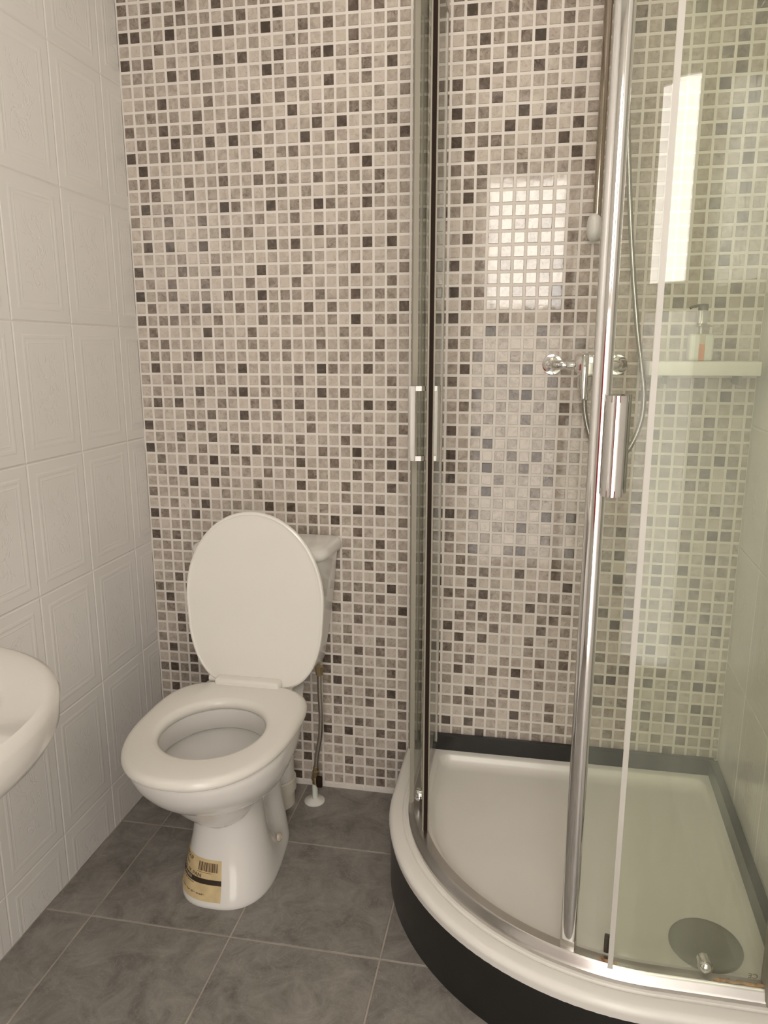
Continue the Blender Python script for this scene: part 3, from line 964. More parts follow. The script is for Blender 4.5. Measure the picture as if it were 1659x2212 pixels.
def text_mesh(body, size, bold=0.0):
    cu = bpy.data.curves.new('t', 'FONT')
    cu.body = body
    cu.size = size
    cu.offset = bold * size
    ob = bpy.data.objects.new('t', cu)
    COL.objects.link(ob)
    bpy.context.view_layer.update()
    me = bpy.data.meshes.new_from_object(ob.evaluated_get(bpy.context.evaluated_depsgraph_get()))
    bpy.data.objects.remove(ob, do_unlink=True)
    return me


def lab_text(bm, body, u, v, width, height, off):
    me = text_mesh(body, 1.0, 0.028)
    xs = [p.co.x for p in me.vertices]; ys = [p.co.y for p in me.vertices]
    x0, x1, y0, y1 = min(xs), max(xs), min(ys), max(ys)
    tb = bmesh.new(); tb.from_mesh(me)
    base = {}
    for vt in tb.verts:
        uu = u + (vt.co.x - x0) / (x1 - x0) * width
        vv = v + (vt.co.y - y0) / (y1 - y0) * height
        base[vt.index] = bm.verts.new(lab(uu, vv, off))
    for f in tb.faces:
        try: bm.faces.new([base[vt.index] for vt in f.verts])
        except ValueError: pass
    tb.free()


bm = bmesh.new(); lab_patch(bm, 0, LAB_W, 0, 1, .0006, 24, 8)
sticker = obj('sticker', bm, M_LABEL, pan, label='yellowed paper product sticker')
bm = bmesh.new()
Lw = LAB_W
lab_text(bm, 'GROUP', .16 * Lw, .83, .30 * Lw, .10, .0009)
lab_text(bm, '55mm', .12 * Lw, .69, .26 * Lw, .075, .0009)
lab_text(bm, 'ORION FK PAN', .05 * Lw, .535, .62 * Lw, .09, .0009)
x = .60
for k, wd in enumerate((2, 1, 3, 1, 2, 3, 1, 2, 1, 3, 2, 1, 2)):
    lab_patch(bm, x * Lw, (x + .010 * wd) * Lw, .70, .92, .0009, 2, 3)
    x += .010 * wd + .008
lab_patch(bm, .58 * Lw, .84 * Lw, .66, .672, .0009, 6, 1)
lab_text(bm, 'close coupled pan bottom', .06 * Lw, .335, .50 * Lw, .05, .0009)
lab_text(bm, 'outlet', .05 * Lw, .24, .20 * Lw, .05, .0009)
lab_text(bm, 'made for the trade', .28 * Lw, .13, .48 * Lw, .045, .0009)
obj('sticker_print', bm, M_INK, pan, smooth=0)
bm = bmesh.new(); lab_patch(bm, 0, Lw, .395, .52, .0008, 24, 2)
obj('sticker_band', bm, M_INKDK, pan, smooth=0)
bm = bmesh.new(); lab_text(bm, 'WHITE', .28 * Lw, .435, .22 * Lw, .055, .0011)
obj('sticker_word', bm, M_INKW, pan, smooth=0)

# ================================================================== SUPPLY HOSE AND SOIL PIPE
sup = empty('water_supply_pipe', (.487, -.076, 0), 'braided steel water hose with valve and white floor collar right of the toilet', 'pipe')
bm = bmesh.new()
path = smooth_path([(.508, -.075, .388), (.508, -.075, .33), (.510, -.075, .26), (.507, -.075, .20), (.498, -.075, .15), (.493, -.075, .105)], 10)
tube(bm, resample(path, .0016), .0062, 14, 0.04)
obj('braided_hose', bm, M_BRAID, sup, smooth=60)
bm = bmesh.new()
lathe(bm, [(.0105, .384), (.0105, .398), (.0125, .399), (.0125, .408)], at=(.508, -.075, 0), seg=6)
obj('top_nut', bm, M_BRASS, sup, smooth=20)
bm = bmesh.new()
lathe(bm, [(.0075, .075), (.0105, .078), (.0105, .094), (.008, .096), (.008, .108)], at=(.4925, -.075, 0), seg=6)
lathe(bm, [(.0085, .052), (.0085, .066), (.011, .067), (.011, .078)], at=(.4905, -.075, 0), seg=16)
valve = obj('isolating_valve', bm, M_BRASS, sup, smooth=20)
bm = bmesh.new()
box(bm, .497, .514, -.092, -.082, .052, .086, .004, 2)
obj('valve_handle', bm, M_DARK, valve, label='black valve handle')
bm = bmesh.new()
lathe(bm, [(.008, .004), (.008, .055)], at=(.489, -.076, 0), seg=20)
obj('riser_pipe', bm, pbr('mint_white_pipe', (0.70, 0.74, 0.68), 0.3), sup)
bm = bmesh.new()
lathe(bm, [(.0285, 0.0), (.0285, .003), (.025, .006), (.013, .009), (.010, .012), (.009, .012)], at=(.487, -.076, 0), seg=40)
obj('floor_collar', bm, M_PLASTIC, sup)

soil = empty('soil_pipe', (.382, -.100, 0), 'white plastic waste connector pipe behind the toilet pedestal', 'pipe')
bm = bmesh.new()
lathe(bm, [(.051, .075), (.051, .20), (.049, .24), (.040, .27)], at=(.382, -.098, 0), seg=40)
box(bm, .352, .412, -.17, -.10, .17, .25, .02, 3)
obj('connector', bm, M_PLASTIC, soil)
bm = bmesh.new()
lathe(bm, [(.052, 0), (.052, .04), (.057, .044), (.057, .078), (.054, .082), (.050, .082)], at=(.382, -.098, 0), seg=40)
obj('socket_collar', bm, pbr('aged_pvc_collar', (0.70, 0.66, 0.58), 0.35), soil)

# ================================================================== WASH BASIN (left edge)
basin = empty('wash_basin', (.0, -1.27, .80), 'white ceramic wash basin with a rounded front at the left edge of the photo', 'basin')


def bring(z, ax, by, cx=0.20, cy=-1.262, ex=2.35, flat=0.002):
    ring = []
    for i in range(80):
        t = 2 * PI * i / 80
        x = cx + ax * spow(math.cos(t), 2 / ex); y = cy + by * spow(math.sin(t), 2 / ex)
        ring.append((max(x, flat), y, z))
    return ring


bm = bmesh.new()
br = [(0.56, .10, .10, .11), (0.60, .13, .13, .12), (0.66, .20, .19, .15), (0.72, .255, .24, .18), (0.765, .286, .270, .20), (0.782, .295, .280, .20),
      (0.81, .297, .284, .20), (0.819, .294, .281, .20), (0.823, .285, .272, .20), (0.8225, .265, .252, .20), (0.821, .222, .212, .20), (0.815, .212, .202, .20), (0.79, .198, .188, .20),
      (0.74, .17, .165, .22), (0.70, .11, .11, .22), (0.69, .04, .04, .22)]
vrr = ringloft(bm, [bring(z, a, b, cx) if k < 9 else bring(z, a, b, cx + .02, flat=.02) for k, (z, a, b, cx) in enumerate(br)])
obj('bowl', bm, M_BASIN, basin, smooth=50)
bm = bmesh.new()
box(bm, .001, .05, -1.50, -1.02, .80, .850, .012, 3)
obj('back_ledge', bm, M_CERAMIC, basin)
bm = bmesh.new()
lathe(bm, [(.022, .692), (.022, .695), (.014, .696)], at=(.22, -1.262, 0))
obj('plug_hole', bm, M_CHROME, basin)
bm = bmesh.new()
ringloft(bm, [bring(z, a, b, .14) for z, a, b in ((0.001, .13, .10), (0.02, .128, .098), (.12, .10, .08), (.35, .085, .07), (.55, .10, .09), (.60, .115, .105))])
obj('pedestal', bm, M_CERAMIC, basin, smooth=50)

# ================================================================== SHOWER TRAY
QC = (1.29, -0.235)
QR = 0.55


def qout(d, z, n=40, xright=None, back=-0.001):
    """quadrant outline pulled in by d (front curve only pulled in on the room side)"""
    r = QR - d
    pts = [(QC[0] - r, back, z)]
    for k in range(6): pts.append((QC[0] - r, back + (QC[1] - back) * (k + 1) / 7, z))
    for k in range(n + 1):
        a = PI + (PI / 2) * k / n
        pts.append((QC[0] + r * math.cos(a), QC[1] + r * math.sin(a), z))
    yf = QC[1] - r
    xe = (xright if xright is not None else xr(yf) - .002)
    for k in range(6): pts.append((QC[0] + (xe - QC[0]) * (k + 1) / 6, yf, z))
    xb = (xright if xright is not None else xr(back) - .002)
    for k in range(5): pts.append((xe + (xb - xe) * (k + 1) / 6, yf + (back - yf) * (k + 1) / 6, z))
    pts.append((xb, back, z))
    return pts


tray = empty('shower_tray', (1.20, -.40, 0), 'white quadrant shower tray with a black curved front panel', 'shower tray')


def tring(d_front, d_wall, z):
    """closed outline: front pulled in by d_front, wall sides pulled in by d_wall with a rounded inner corner"""
    r = QR - d_front
    back = -.001 - d_wall
    pts = []
    n = 44
    rc = 0.03 if d_wall > .01 else 0.0
    pts_l = [(QC[0] - r, back), (QC[0] - r, QC[1])]
    out = []
    xl = QC[0] - r
    if rc:
        for k in range(7):
            a = PI / 2 + (PI / 2) * k / 6
            out.append((xl + rc + rc * math.cos(a), back - rc + rc * math.sin(a)))
    else:
        out += [(xl, back)] * 1 + [(xl, back - .002 * k) for k in range(1, 7)]
    y_s = out[-1][1]
    for k in range(1, 6): out.append((xl, y_s + (QC[1] - y_s) * k / 6))
    for k in range(n + 1):
        a = PI + (PI / 2) * k / n
        out.append((QC[0] + r * math.cos(a), QC[1] + r * math.sin(a)))
    yf = QC[1] - r
    xe = xr(yf) - .002 - d_wall
    if rc:
        out += [(QC[0] + (xe - rc - QC[0]) * k / 6, yf) for k in range(1, 6)]
        for k in range(7):
            a = -PI / 2 + (PI / 2) * k / 6
            out.append((xe - rc + rc * math.cos(a), yf + rc + rc * math.sin(a)))
    else:
        out += [(QC[0] + (xe - QC[0]) * k / 6, yf) for k in range(1, 6)]
        out += [(xe, yf + .002 * k) for k in range(7)]
    xb = xr(back) - .002 - d_wall
    y_s = out[-1][1]; x_s = out[-1][0]
    for k in range(1, 8): out.append((x_s + (xb - x_s) * k / 8, y_s + (back - rc - y_s) * k / 8))
    if rc:
        for k in range(7):
            a = 0 + (PI / 2) * k / 6
            out.append((xb - rc + rc * math.cos(a), back - rc + rc * math.sin(a)))
    else:
        out += [(xb, back)] * 0 + [(xb, back - .002 * (7 - k)) for k in range(1, 8)]
    return [(x, y, z) for x, y in out]


bm = bmesh.new()
ringloft(bm, [tring(.010, 0, .100), tring(.0, 0, .146), tring(-.001, 0, .152), tring(.003, 0, .159), tring(.010, 0, .1625), tring(.030, 0, .1630), tring(.0325, 0, .1600), tring(.0360, 0, .1590),
              tring(.0385, 0, .1630), tring(.090, .032, .1630), tring(.096, .035, .160), tring(.101, .038, .150), tring(.112, .046, .141), tring(.135, .07, .138), tring(.20, .15, .1365)])
body = obj('tray_body', bm, M_TRAY, tray, smooth=50)


def wallpanel(d, z0, z1, mat, name):
    bm = bmesh.new()
    a = [(x, y, 0) for x, y, _ in qout(d, 0)]
    # only the room-side run: straight side, curve, front
    m = 1 + 6 + 41 + 6
    a = a[:m]
    b = [(x, y, 0) for x, y, _ in qout(d + .006, 0)][:m]
    r = []
    for (p, q) in zip(a, b):
        r.append([(p[0], p[1], z0), (p[0], p[1], z1), (q[0], q[1], z1), (q[0], q[1], z0)])
    ringloft(bm, r)
    return obj(name, bm, mat, tray, smooth=30)


wallpanel(.0030, 0.0, .1500, M_BLACK, 'riser_panel')['label'] = 'black curved riser panel'
bm = bmesh.new()
box(bm, .815, 1.545, -.016, -.0005, .160, .2075, .002, 1)
obj('upstand_strip', bm, M_BLACK, tray, label='black strip along the back wall')
bm = bmesh.new()
vs = []
for (y, z) in ((-.016, .160), (-.016, .2075), (-.735, .2075), (-.735, .160)):
    vs.append(((xr(y) - .020, y, z), (xr(y) - .001, y, z)))
fa = [bm.verts.new(p[0]) for p in vs]; fb = [bm.verts.new(p[1]) for p in vs]
bm.faces.new(fa); bm.faces.new(fb[::-1])
for k in range(4):
    j = (k + 1) % 4
    bm.faces.new((fa[k], fa[j], fb[j], fb[k]))
obj('upstand_strip', bm, M_BLACK, tray, label='black strip along the right wall')
# drain cover
bm = bmesh.new()
lathe(bm, [(.066, .1365), (.066, .1415), (.064, .1445), (.052, .146), (.050, .1450), (.010, .1465)], at=(1.405, -.588, 0), seg=48)
obj('drain_cover', bm, M_DRAIN, tray)

# ================================================================== SHOWER ENCLOSURE
enc = empty('shower_enclosure', (1.10, -.50, .163), 'curved glass quadrant shower enclosure with aluminium frame and two sliding doors', 'shower enclosure')
TOP = 2.02


def path_q(R, a0, a1, straight_l=None, straight_r=None, n=None):
    """plan polyline of radius R: optional straight run to the back wall, arc a0..a1 in degrees, optional run to the right"""
    pts = []
    if straight_l is not None:
        for k in range(5): pts.append((QC[0] - R, straight_l + (QC[1] - straight_l) * k / 5))
    n = n or max(6, int(abs(a1 - a0) / 2))
    for k in range(n + 1):
        a = math.radians(a0 + (a1 - a0) * k / n)
        pts.append((QC[0] + R * math.cos(a), QC[1] + R * math.sin(a)))
    if straight_r is not None:
        for k in range(5): pts.append((QC[0] + (straight_r - QC[0]) * (k + 1) / 5, QC[1] - R))
    return pts


def sheet(bm, pts, thick, z0, z1):
    """vertical curved sheet of real thickness following a plan polyline"""
    nr = []
    for i, p in enumerate(pts):
        a = Vector(pts[max(0, i - 1)]); b = Vector(pts[min(len(pts) - 1, i + 1)])
        t = (b - a).normalized()
        nr.append(Vector((-t.y, t.x)))
    rings = []
    for p, nn in zip(pts, nr):
        a = Vector(p) + nn * thick / 2; b = Vector(p) - nn * thick / 2
        rings.append([(a.x, a.y, z0), (a.x, a.y, z1), (b.x, b.y, z1), (b.x, b.y, z0)])
    ringloft(bm, rings)


def sweep_section(bm, R, sec, back=-.004, xright=None):
    """sweep a section [(d_out, z)] (d_out measured outwards from R) along the whole front"""
    rings = []
    base = path_q(R, 180, 270, straight_l=back, straight_r=xright, n=48)
    for i, p in enumerate(base):
        a = Vector(base[max(0, i - 1)]); b = Vector(base[min(len(base) - 1, i + 1)])
        t = (b - a).normalized()
        nn = Vector((t.y, -t.x))   # outward (towards the room)
        rings.append([(p[0] + nn.x * d, p[1] + nn.y * d, z) for d, z in sec])
    ringloft(bm, rings)


RR = 0.485
xe = xr(-.72) - .03
bm = bmesh.new()
sweep_section(bm, RR, [(-.016, .1635), (.020, .1635), (.020, .170), (.016, .174), (.012, .185), (.008, .1885), (-.010, .1885), (-.010, .180), (-.016, .178)], xright=xe)
rail = obj('bottom_rail', bm, pbr('worn_aluminium_rail', (0.62, 0.60, 0.58), 0.28, metal=1.0, var=0.06, vscale=20), enc, smooth=30)
bm = bmesh.new()
sweep_section(bm, RR, [(-.020, TOP - .035), (.020, TOP - .035), (.022, TOP - .03), (.022, TOP), (-.020, TOP)], xright=xe)
obj('top_rail', bm, M_ALU, enc, smooth=30)
# rusty sealant smears on the rail
for k, (a0, a1) in enumerate(((259.0, 262.5),)):
    bm = bmesh.new()
    tube(bm, [(*p, .1892 + .0010 * math.sin(i * 2.3)) for i, p in enumerate(path_q(RR + .004, a0, a1, n=12))], .0028, 8, .25)
    obj('sealant_residue', bm, M_RUST, rail)
bm = bmesh.new()
tube(bm, [(1.385 + .008 * i, -.7235 - .0015 * math.sin(i * 1.9), .1892 + .0008 * math.sin(i * 2.7)) for i in range(13)], .003, 8, .25)
obj('sealant_residue', bm, M_RUST, rail)

# wall profiles
bm = bmesh.new()
box(bm, .7465, .7790, -.030, -.0008, .163, TOP, .003)
box(bm, .7790, .7990, -.022, -.0008, .163, TOP, .002)
obj('wall_profile', bm, M_PROF, enc)
bm = bmesh.new()
xw = xr(-.722)
box(bm, xw - .052, xw - .0015, -.742, -.702, .163, TOP, .004)
obj('wall_profile', bm, M_PROF, enc)

# fixed panes
bm = bmesh.new(); sheet(bm, path_q(.497, 180, 188, straight_l=-.012), .005, .186, TOP - .03)
fpl = obj('fixed_pane', bm, M_GLASS, enc, smooth=30)
bm = bmesh.new(); sheet(bm, path_q(.497, 187.6, 188.8), .010, .186, TOP - .03)
obj('edge_seal', bm, M_PROF, fpl)
bm = bmesh.new(); sheet(bm, path_q(.497, 261, 270, straight_r=xw - .045), .005, .186, TOP - .03)
fpr = obj('fixed_pane', bm, M_GLASSG, enc, smooth=30)
bm = bmesh.new(); sheet(bm, path_q(.497, 260.7, 261.7), .009, .186, TOP - .03)
obj('edge_seal', bm, M_SEAL, fpr)


def door(name, pts, lead, glassmat):
    bm = bmesh.new(); sheet(bm, pts, .005, .195, TOP - .04)
    return obj(name, bm, glassmat, enc, smooth=30)


def pol(R, a):
    return Vector((QC[0] + R * math.cos(math.radians(a)), QC[1] + R * math.sin(math.radians(a))))


# left door, slid back towards the wall
dl_pts = [(QC[0] - .474, -.030)] + [(QC[0] - .474, y) for y in (-.08, -.13, -.18)] + path_q(.474, 180, 199.5)
dl_pts = [(QC[0] - .474 + (0.006 if y > -.1 else 0.0), y) for (x, y) in dl_pts[:4]] + dl_pts[4:]
dleft = door('sliding_door', dl_pts, 'l', M_GLASS)
c = pol(.477, 200.6)
tan = (pol(.477, 201.6) - pol(.477, 199.6)).normalized()
nor = Vector((tan.y, -tan.x))


def oriented_box(bm, c, t, nn, a, b, z0, z1, bev=0.0):
    """box centred on plan point c; half-length a along t, half-width b along nn"""
    P = [c + t * sa * a + nn * sb * b for sa, sb in ((-1, -1), (1, -1), (1, 1), (-1, 1))]
    lo = [bm.verts.new((p.x, p.y, z0)) for p in P]; hi = [bm.verts.new((p.x, p.y, z1)) for p in P]
    fs = [bm.faces.new(lo[::-1]), bm.faces.new(hi)] + [bm.faces.new((lo[k], lo[(k + 1) % 4], hi[(k + 1) % 4], hi[k])) for k in range(4)]
    if bev:
        bmesh.ops.bevel(bm, geom=list({e for f in fs for e in f.edges}), offset=bev, segments=2, profile=.5, affect='EDGES')


tx = Vector((0.16, -0.987)).normalized(); nx_ = Vector((0.987, 0.16))
bm = bmesh.new()
oriented_box(bm, c + nx_ * -.0058, tx, nx_, .012, .0016, .176, TOP - .04)
oriented_box(bm, c + nx_ * .0058, tx, nx_, .012, .0014, .176, TOP - .04)
oriented_box(bm, c - tx * .011, tx, nx_, .003, .0070, .176, TOP - .04)
obj('leading_profile', bm, M_PROF, dleft, smooth=20)
bm = bmesh.new()
oriented_box(bm, c + tx * .001, tx, nx_, .0095, .0040, .178, TOP - .042)
obj('magnetic_strip', bm, M_DARK, dleft, label='dark brown magnetic strip', smooth=20)
# flexible back wiper of the left door
bm = bmesh.new(); oriented_box(bm, Vector((.8225, -.026)), Vector((0, 1)), Vector((1, 0)), .007, .003, .195, TOP - .04)
obj('rear_seal', bm, M_SEAL, dleft, smooth=0)


def channel_handle(parent, c, t, nn, z0, z1, half, depth, side):
    """D-shaped pull: bowed front plate on two end blocks; nn points away from the glass"""
    bm = bmesh.new()
    rings = []
    prof = []
    n = 12
    for k in range(n + 1):
        s = -1 + 2 * k / n
        prof.append((s * half, depth - (depth * .35) * abs(s) ** 2.2))
    for k in range(n, -1, -1):
        s = -1 + 2 * k / n
        prof.append((s * (half - .0022), depth - .0028 - (depth * .35) * abs(s) ** 2.2))
    for z in (z0, z1):
        rings.append([((c + t * a + nn * b).x, (c + t * a + nn * b).y, z) for a, b in prof])
    ringloft(bm, rings)
    for (za, zb) in ((z0, z0 + .010), (z1 - .010, z1)):
        P = [(-half * .9, .001), (half * .9, .001), (half * .9, depth * .72), (half * .4, depth * .97), (-half * .4, depth * .97), (-half * .9, depth * .72)]
        lo = [bm.verts.new(((c + t * a + nn * b).x, (c + t * a + nn * b).y, za)) for a, b in P]
        hi = [bm.verts.new(((c + t * a + nn * b).x, (c + t * a + nn * b).y, zb)) for a, b in P]
        bm.faces.new(lo[::-1]); bm.faces.new(hi)
        for k in range(6):
            bm.faces.new((lo[k], lo[(k + 1) % 6], hi[(k + 1) % 6], hi[k]))
    return obj('handle', bm, M_CHROME, parent, smooth=30)


ch = pol(.477, 196.2)
th = (pol(.477, 197) - pol(.477, 195)).normalized()
nh = Vector((pol(1, 196.2) - Vector(QC))).normalized()
channel_handle(dleft, ch + nh * .003, th, nh, 1.020, 1.172, .0115, .036, 1)
channel_handle(dleft, ch - nh * .003, th, -nh, 1.020, 1.172, .0115, .026, -1)

# right door, nearly closed
A_LEAD = 252.2
dright = door('sliding_door', path_q(.474, 252.5, 270, straight_r=1.47), 'r', M_GLASSG)
c = pol(.478, A_LEAD)
t_ = (pol(.478, A_LEAD + 1) - pol(.478, A_LEAD - 1)).normalized()
n_ = (c - Vector(QC)).normalized()
bm = bmesh.new()
rings = []
for z in (.205, TOP - .04):
    ring = []
    for k in range(28):
        a = 2 * PI * k / 28
        p = c + t_ * (.0150 * spow(math.cos(a), .8)) + n_ * (.0115 * spow(math.sin(a), .9))
        ring.append((p.x, p.y, z))
    rings.append(ring)
ringloft(bm, rings)
obj('leading_profile', bm, M_CHROME, dright, smooth=40)
bm = bmesh.new(); oriented_box(bm, c, t_, n_, .0135, .0100, .180, .2052, .002)
obj('profile_end_cap', bm, M_ALU, dright)
A_H = 255.4
ch = pol(.474, A_H); th = (pol(.474, A_H + 1) - pol(.474, A_H - 1)).normalized(); nh = (ch - Vector(QC)).normalized()
channel_handle(dright, ch + nh * .003, th, nh, 1.022, 1.176, .0165, .030, 1)
channel_handle(dright, ch - nh * .003, th, -nh, 1.022, 1.176, .0165, .020, -1)


def roller(parent, c, nn, z, r=.011):
    """wheel carrier with a domed chrome button on the room side of the glass"""
    bm = bmesh.new()
    ax = Vector((nn.x, nn.y, 0)); upz = Vector((0, 0, 1)); sd = ax.cross(upz)
    rings = []
    for rad, h in ((r * .95, -.012), (r * .95, .003), (r * 1.1, .004), (r * 1.1, .008), (r * .95, .012), (r * .6, .0155), (r * .2, .017)):
        rings.append([Vector((c.x, c.y, z)) + ax * h + (sd * math.cos(2 * PI * k / 24) + upz * math.sin(2 * PI * k / 24)) * rad for k in range(24)])
    ringloft(bm, rings)
    o = obj('roller', bm, M_CHROME, parent, smooth=50)
    return o


def carrier(parent, c, t, nn, z, hz=.020):
    bm = bmesh.new()
    oriented_box(bm, c, t, nn, .005, .006, z - hz, z + hz, .002)
    return obj('roller_bracket', bm, pbr('dark_nylon', (0.05, 0.04, 0.025), 0.4), parent)


pl = pol(.474, 189.5); nl = (pl - Vector(QC)).normalized()
roller(dleft, pl, nl, .212, .0145)
carrier(dleft, pol(.474, 192.5), (pol(.474, 193.5) - pol(.474, 191.5)).normalized(), nl, .200, .014)
pr = Vector((1.372, QC[1] - .474)); roller(dright, pr, Vector((0, -1)), .205, .0115)
carrier(dright, pol(.474, 260.2), (pol(.474, 261) - pol(.474, 259)).normalized(), (pol(.474, 260.2) - Vector(QC)).normalized(), .212, .016)

# safety mark printed on the far side of the fixed pane, so it reads reversed
bm = bmesh.new()
me = text_mesh('CE', .013)
tb = bmesh.new(); tb.from_mesh(me)
mp_ = {}
for vt in tb.verts:
    mp_[vt.index] = bm.verts.new((1.452 - vt.co.x, -.7292, .207 + vt.co.y))
for f in tb.faces:
    try: bm.faces.new([mp_[vt.index] for vt in f.verts])
    except ValueError: pass
tb.free()
obj('safety_mark', bm, M_INK, fpr, smooth=0)

# ================================================================== FITTINGS ON THE WALL
mix = empty('shower_mixer', (1.164, -.001, 1.209), 'chrome shower mixer with a lever on the mosaic wall', 'mixer tap')
for xx in (1.089, 1.239):
    bm = bmesh.new()
    lathe(bm, [(.0245, -.0005), (.0245, -.003), (.0235, -.0042), (.013, -.0055), (.012, -.006)], axis='y', at=(xx, 0, 1.209), seg=36)
    obj('flange', bm, M_CHROME, mix, smooth=40)
    s = 1 if xx < 1.16 else -1
    bm = bmesh.new()
    tube(bm, smooth_path([(xx, -.004, 1.209), (xx, -.035, 1.209), (xx + s * .006, -.052, 1.209), (xx + s * .020, -.058, 1.209), (xx + s * .034, -.058, 1.209)], 5), .0112, 18)
    obj('inlet_elbow', bm, M_CHROME, mix, smooth=50)
    bm = bmesh.new()
    lathe(bm, [(.0105, s * .028), (.0128, s * .030), (.0128, s * .046), (.0095, s * .047), (.0095, s * .050), (.0125, s * .051), (.0125, s * .056)], axis='x', at=(xx, -.058, 1.209), seg=24)
    obj('union_nut', bm, M_CHROME, mix, smooth=30)
bm = bmesh.new()
lathe(bm, [(.019, -.018), (.0215, -.016), (.0215, .016), (.019, .018)], axis='x', at=(1.164, -.058, 1.209), seg=32)
lathe(bm, [(.014, 1.150), (.017, 1.156), (.019, 1.185), (.019, 1.21)], axis='z', at=(1.164, -.058, 0), seg=28)
obj('valve_body', bm, M_CHROME, mix, smooth=40)
bm = bmesh.new()
lathe(bm, [(.024, -.068), (.0275, -.072), (.0275, -.092), (.024, -.098), (.012, -.101)], axis='y', at=(1.164, 0, 1.209), seg=36)
obj('control_dome', bm, M_CHROME, mix, smooth=40)
bm = bmesh.new()
rings = []
for z, hx, yy0, yy1 in ((1.236, .006, -.104, -.098), (1.230, .0085, -.110, -.098), (1.20, .0085, -.116, -.100), (1.16, .0075, -.120, -.108), (1.135, .0065, -.122, -.113), (1.131, .004, -.120, -.115)):
    rings.append([(1.158 + hx * math.cos(2 * PI * k / 16), (yy0 + yy1) / 2 + (yy1 - yy0) / 2 * math.sin(2 * PI * k / 16), z) for k in range(16)])
ringloft(bm, rings)
obj('lever', bm, M_CHROME, mix, smooth=50)
bm = bmesh.new()
lathe(bm, [(.0075, 1.128), (.0095, 1.130), (.0095, 1.148), (.012, 1.150)], at=(1.164, -.058, 0), seg=6)
obj('outlet_nut', bm, M_CHROME, mix, smooth=20)

hp = [(1.164, -.060, 1.132), (1.166, -.061, 1.105), (1.176, -.063, 1.06), (1.198, -.068, 1.005), (1.232, -.072, .985), (1.268, -.072, 1.012), (1.293, -.068, 1.075), (1.297, -.064, 1.14),
      (1.287, -.060, 1.21), (1.275, -.056, 1.28), (1.266, -.052, 1.345), (1.256, -.050, 1.42), (1.240, -.050, 1.56), (1.222, -.052, 1.75), (1.208, -.055, 1.90), (1.200, -.060, 2.02), (1.185, -.075, 2.10), (1.176, -.085, 2.13)]
bm = bmesh.new()
tube(bm, resample(smooth_path(hp, 14), .0024), .0058, 12, 0.09)
hose = obj('shower_hose', bm, M_HOSE, None, smooth=60)
tag(hose, 'flexible chrome shower hose looping below the mixer and rising to the rail', 'hose')

rr_ = empty('riser_rail', (1.170, -.045, 1.51), 'upright slim chrome riser rail with a white bottom bracket on the mosaic wall', 'shower rail')
bm = bmesh.new(); lathe(bm, [(.0095, 1.515), (.0095, 2.17)], at=(1.170, -.048, 0), seg=24)
obj('rail_tube', bm, pbr('brownish_chrome', (0.42, 0.36, 0.30), 0.12, metal=1.0), rr_)
for zc in (1.515, 2.165):
    bm = bmesh.new()
    rings = []
    for k in range(9):
        a = -PI / 2 + PI * k / 8
        zz = zc + .030 * math.sin(a); rad = max(.001, .017 * math.cos(a) ** .6)
        rings.append([(1.166 + rad * math.cos(2 * PI * j / 20), -.042 + (rad * 1.6) * math.sin(2 * PI * j / 20), zz) for j in range(20)])
    ringloft(bm, rings)
    box(bm, 1.154, 1.176, -.04, -.0008, zc - .014, zc + .014, .004)
    obj('end_bracket', bm, M_PLASTIC, rr_, smooth=50)
bm = bmesh.new()
lathe(bm, [(.012, 2.03), (.014, 2.04), (.014, 2.10), (.012, 2.11)], at=(1.170, -.048, 0), seg=24)
box(bm, 1.162, 1.182, -.10, -.05, 2.09, 2.12, .004)
obj('head_holder', bm, M_PLASTIC, rr_)
hs = empty('hand_shower', (1.176, -.09, 2.13), 'round white and chrome hand shower clipped high on the riser rail', 'hand shower')
bm = bmesh.new(); tube(bm, smooth_path([(1.176, -.085, 2.125), (1.176, -.10, 2.17), (1.176, -.125, 2.22), (1.176, -.15, 2.25)], 5), .011, 16)
obj('grip', bm, M_CHROME, hs)
bm = bmesh.new(); lathe(bm, [(.010, 2.275), (.03, 2.27), (.042, 2.255), (.042, 2.245), (.036, 2.242)], at=(1.176, -.165, 0), seg=32)
obj('spray_plate', bm, M_PLASTIC, hs)

shelf = empty('shower_shelf', (1.42, 0, 1.19), 'cream plastic shelf behind the glass on the back wall', 'shelf')
bm = bmesh.new()
box(bm, 1.296, 1.530, -.118, -.0008, 1.187, 1.2185, .003)
obj('shelf_board', bm, M_SHELF, shelf)
for bx_ in (1.345, 1.500):
    bm = bmesh.new()
    box(bm, bx_, bx_ + .007, -.060, -.0008, 1.165, 1.1872, .001)
    obj('bracket', bm, M_DRAIN, shelf)

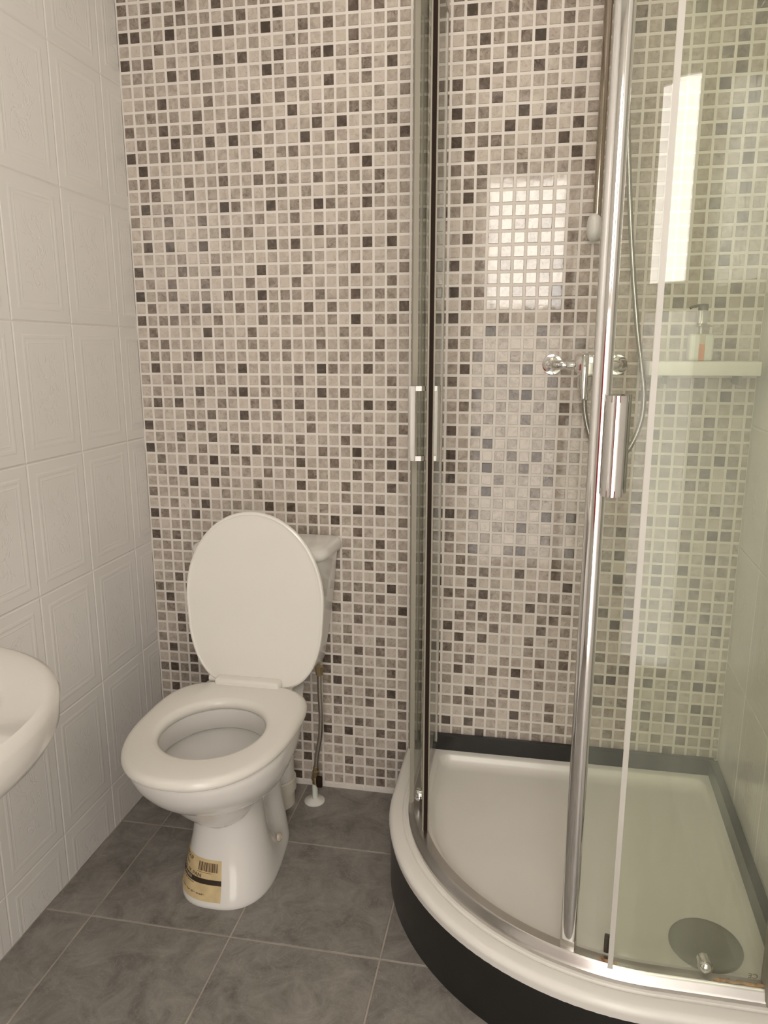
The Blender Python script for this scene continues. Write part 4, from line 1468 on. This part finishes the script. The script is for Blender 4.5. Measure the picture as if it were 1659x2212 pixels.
sd_ = empty('soap_dispenser', (1.408, -.070, 1.2187), 'pump soap dispenser with orange liquid standing on the cream shelf', 'soap dispenser')
bm = bmesh.new()
box(bm, 1.3835, 1.4345, -.090, -.050, 1.2190, 1.2780, .006, 3)
bt = obj('bottle', bm, M_BOTTLE, sd_)
bm = bmesh.new()
box(bm, 1.4025, 1.4150, -.0912, -.0885, 1.2195, 1.2775, .0008, 1)
obj('clear_window', bm, pbr('pale_gel', (0.60, 0.54, 0.40), 0.15), bt)
bm = bmesh.new()
box(bm, 1.4030, 1.4145, -.0918, -.0900, 1.2195, 1.2560, .0005, 1)
obj('liquid', bm, M_ORANGE, bt, label='orange liquid')
bm = bmesh.new()
lathe(bm, [(.0045, 1.277), (.0045, 1.293), (.024, 1.2935), (.022, 1.296), (.012, 1.299), (.011, 1.3005)], at=(1.408, -.070, 0), seg=32)
obj('collar', bm, M_ALU, sd_)
bm = bmesh.new()
lathe(bm, [(.0125, 1.3005), (.0125, 1.328), (.0115, 1.329)], at=(1.408, -.070, 0), seg=28)
obj('pump_neck', bm, M_CHROME, sd_)
bm = bmesh.new()
lathe(bm, [(.0108, 1.329), (.0108, 1.341), (.009, 1.343)], at=(1.409, -.070, 0), seg=24)
tube(bm, [(1.409, -.070, 1.339), (1.398, -.072, 1.3395), (1.386, -.074, 1.337), (1.380, -.075, 1.334)], .0032, 10)
obj('pump_head', bm, M_PUMP, sd_)

# ================================================================== BEHIND THE CAMERA (towel added for a red streak mirrored in the chrome)
tw = empty('reflection_towel', (.54, FRONT, 1.36), 'red towel added for its reflection, hanging from a hook on the wall facing the shower', 'towel')
bm = bmesh.new()
rings = []
for k in range(26):
    u = k / 25
    x = .44 + .20 * u
    y = FRONT + .035 + .014 * math.sin(u * 17) + .006 * math.sin(u * 41)
    rings.append([(x, y + .006, .55), (x, y + .006, 1.16), (0.54 + (x - 0.54) * .4, y + .008, 1.33), (0.54 + (x - 0.54) * .4, y - .008, 1.33), (x, y - .006, 1.16), (x, y - .006, .55)])
ringloft(bm, rings)
obj('towel_cloth', bm, M_RED, tw, smooth=60)
bm = bmesh.new()
lathe(bm, [(.018, FRONT + .0008), (.018, FRONT + .006), (.005, FRONT + .010), (.005, FRONT + .04), (.009, FRONT + .045)], axis='y', at=(.54, 0, 1.33), seg=20)
obj('hook', bm, M_CHROME, tw)
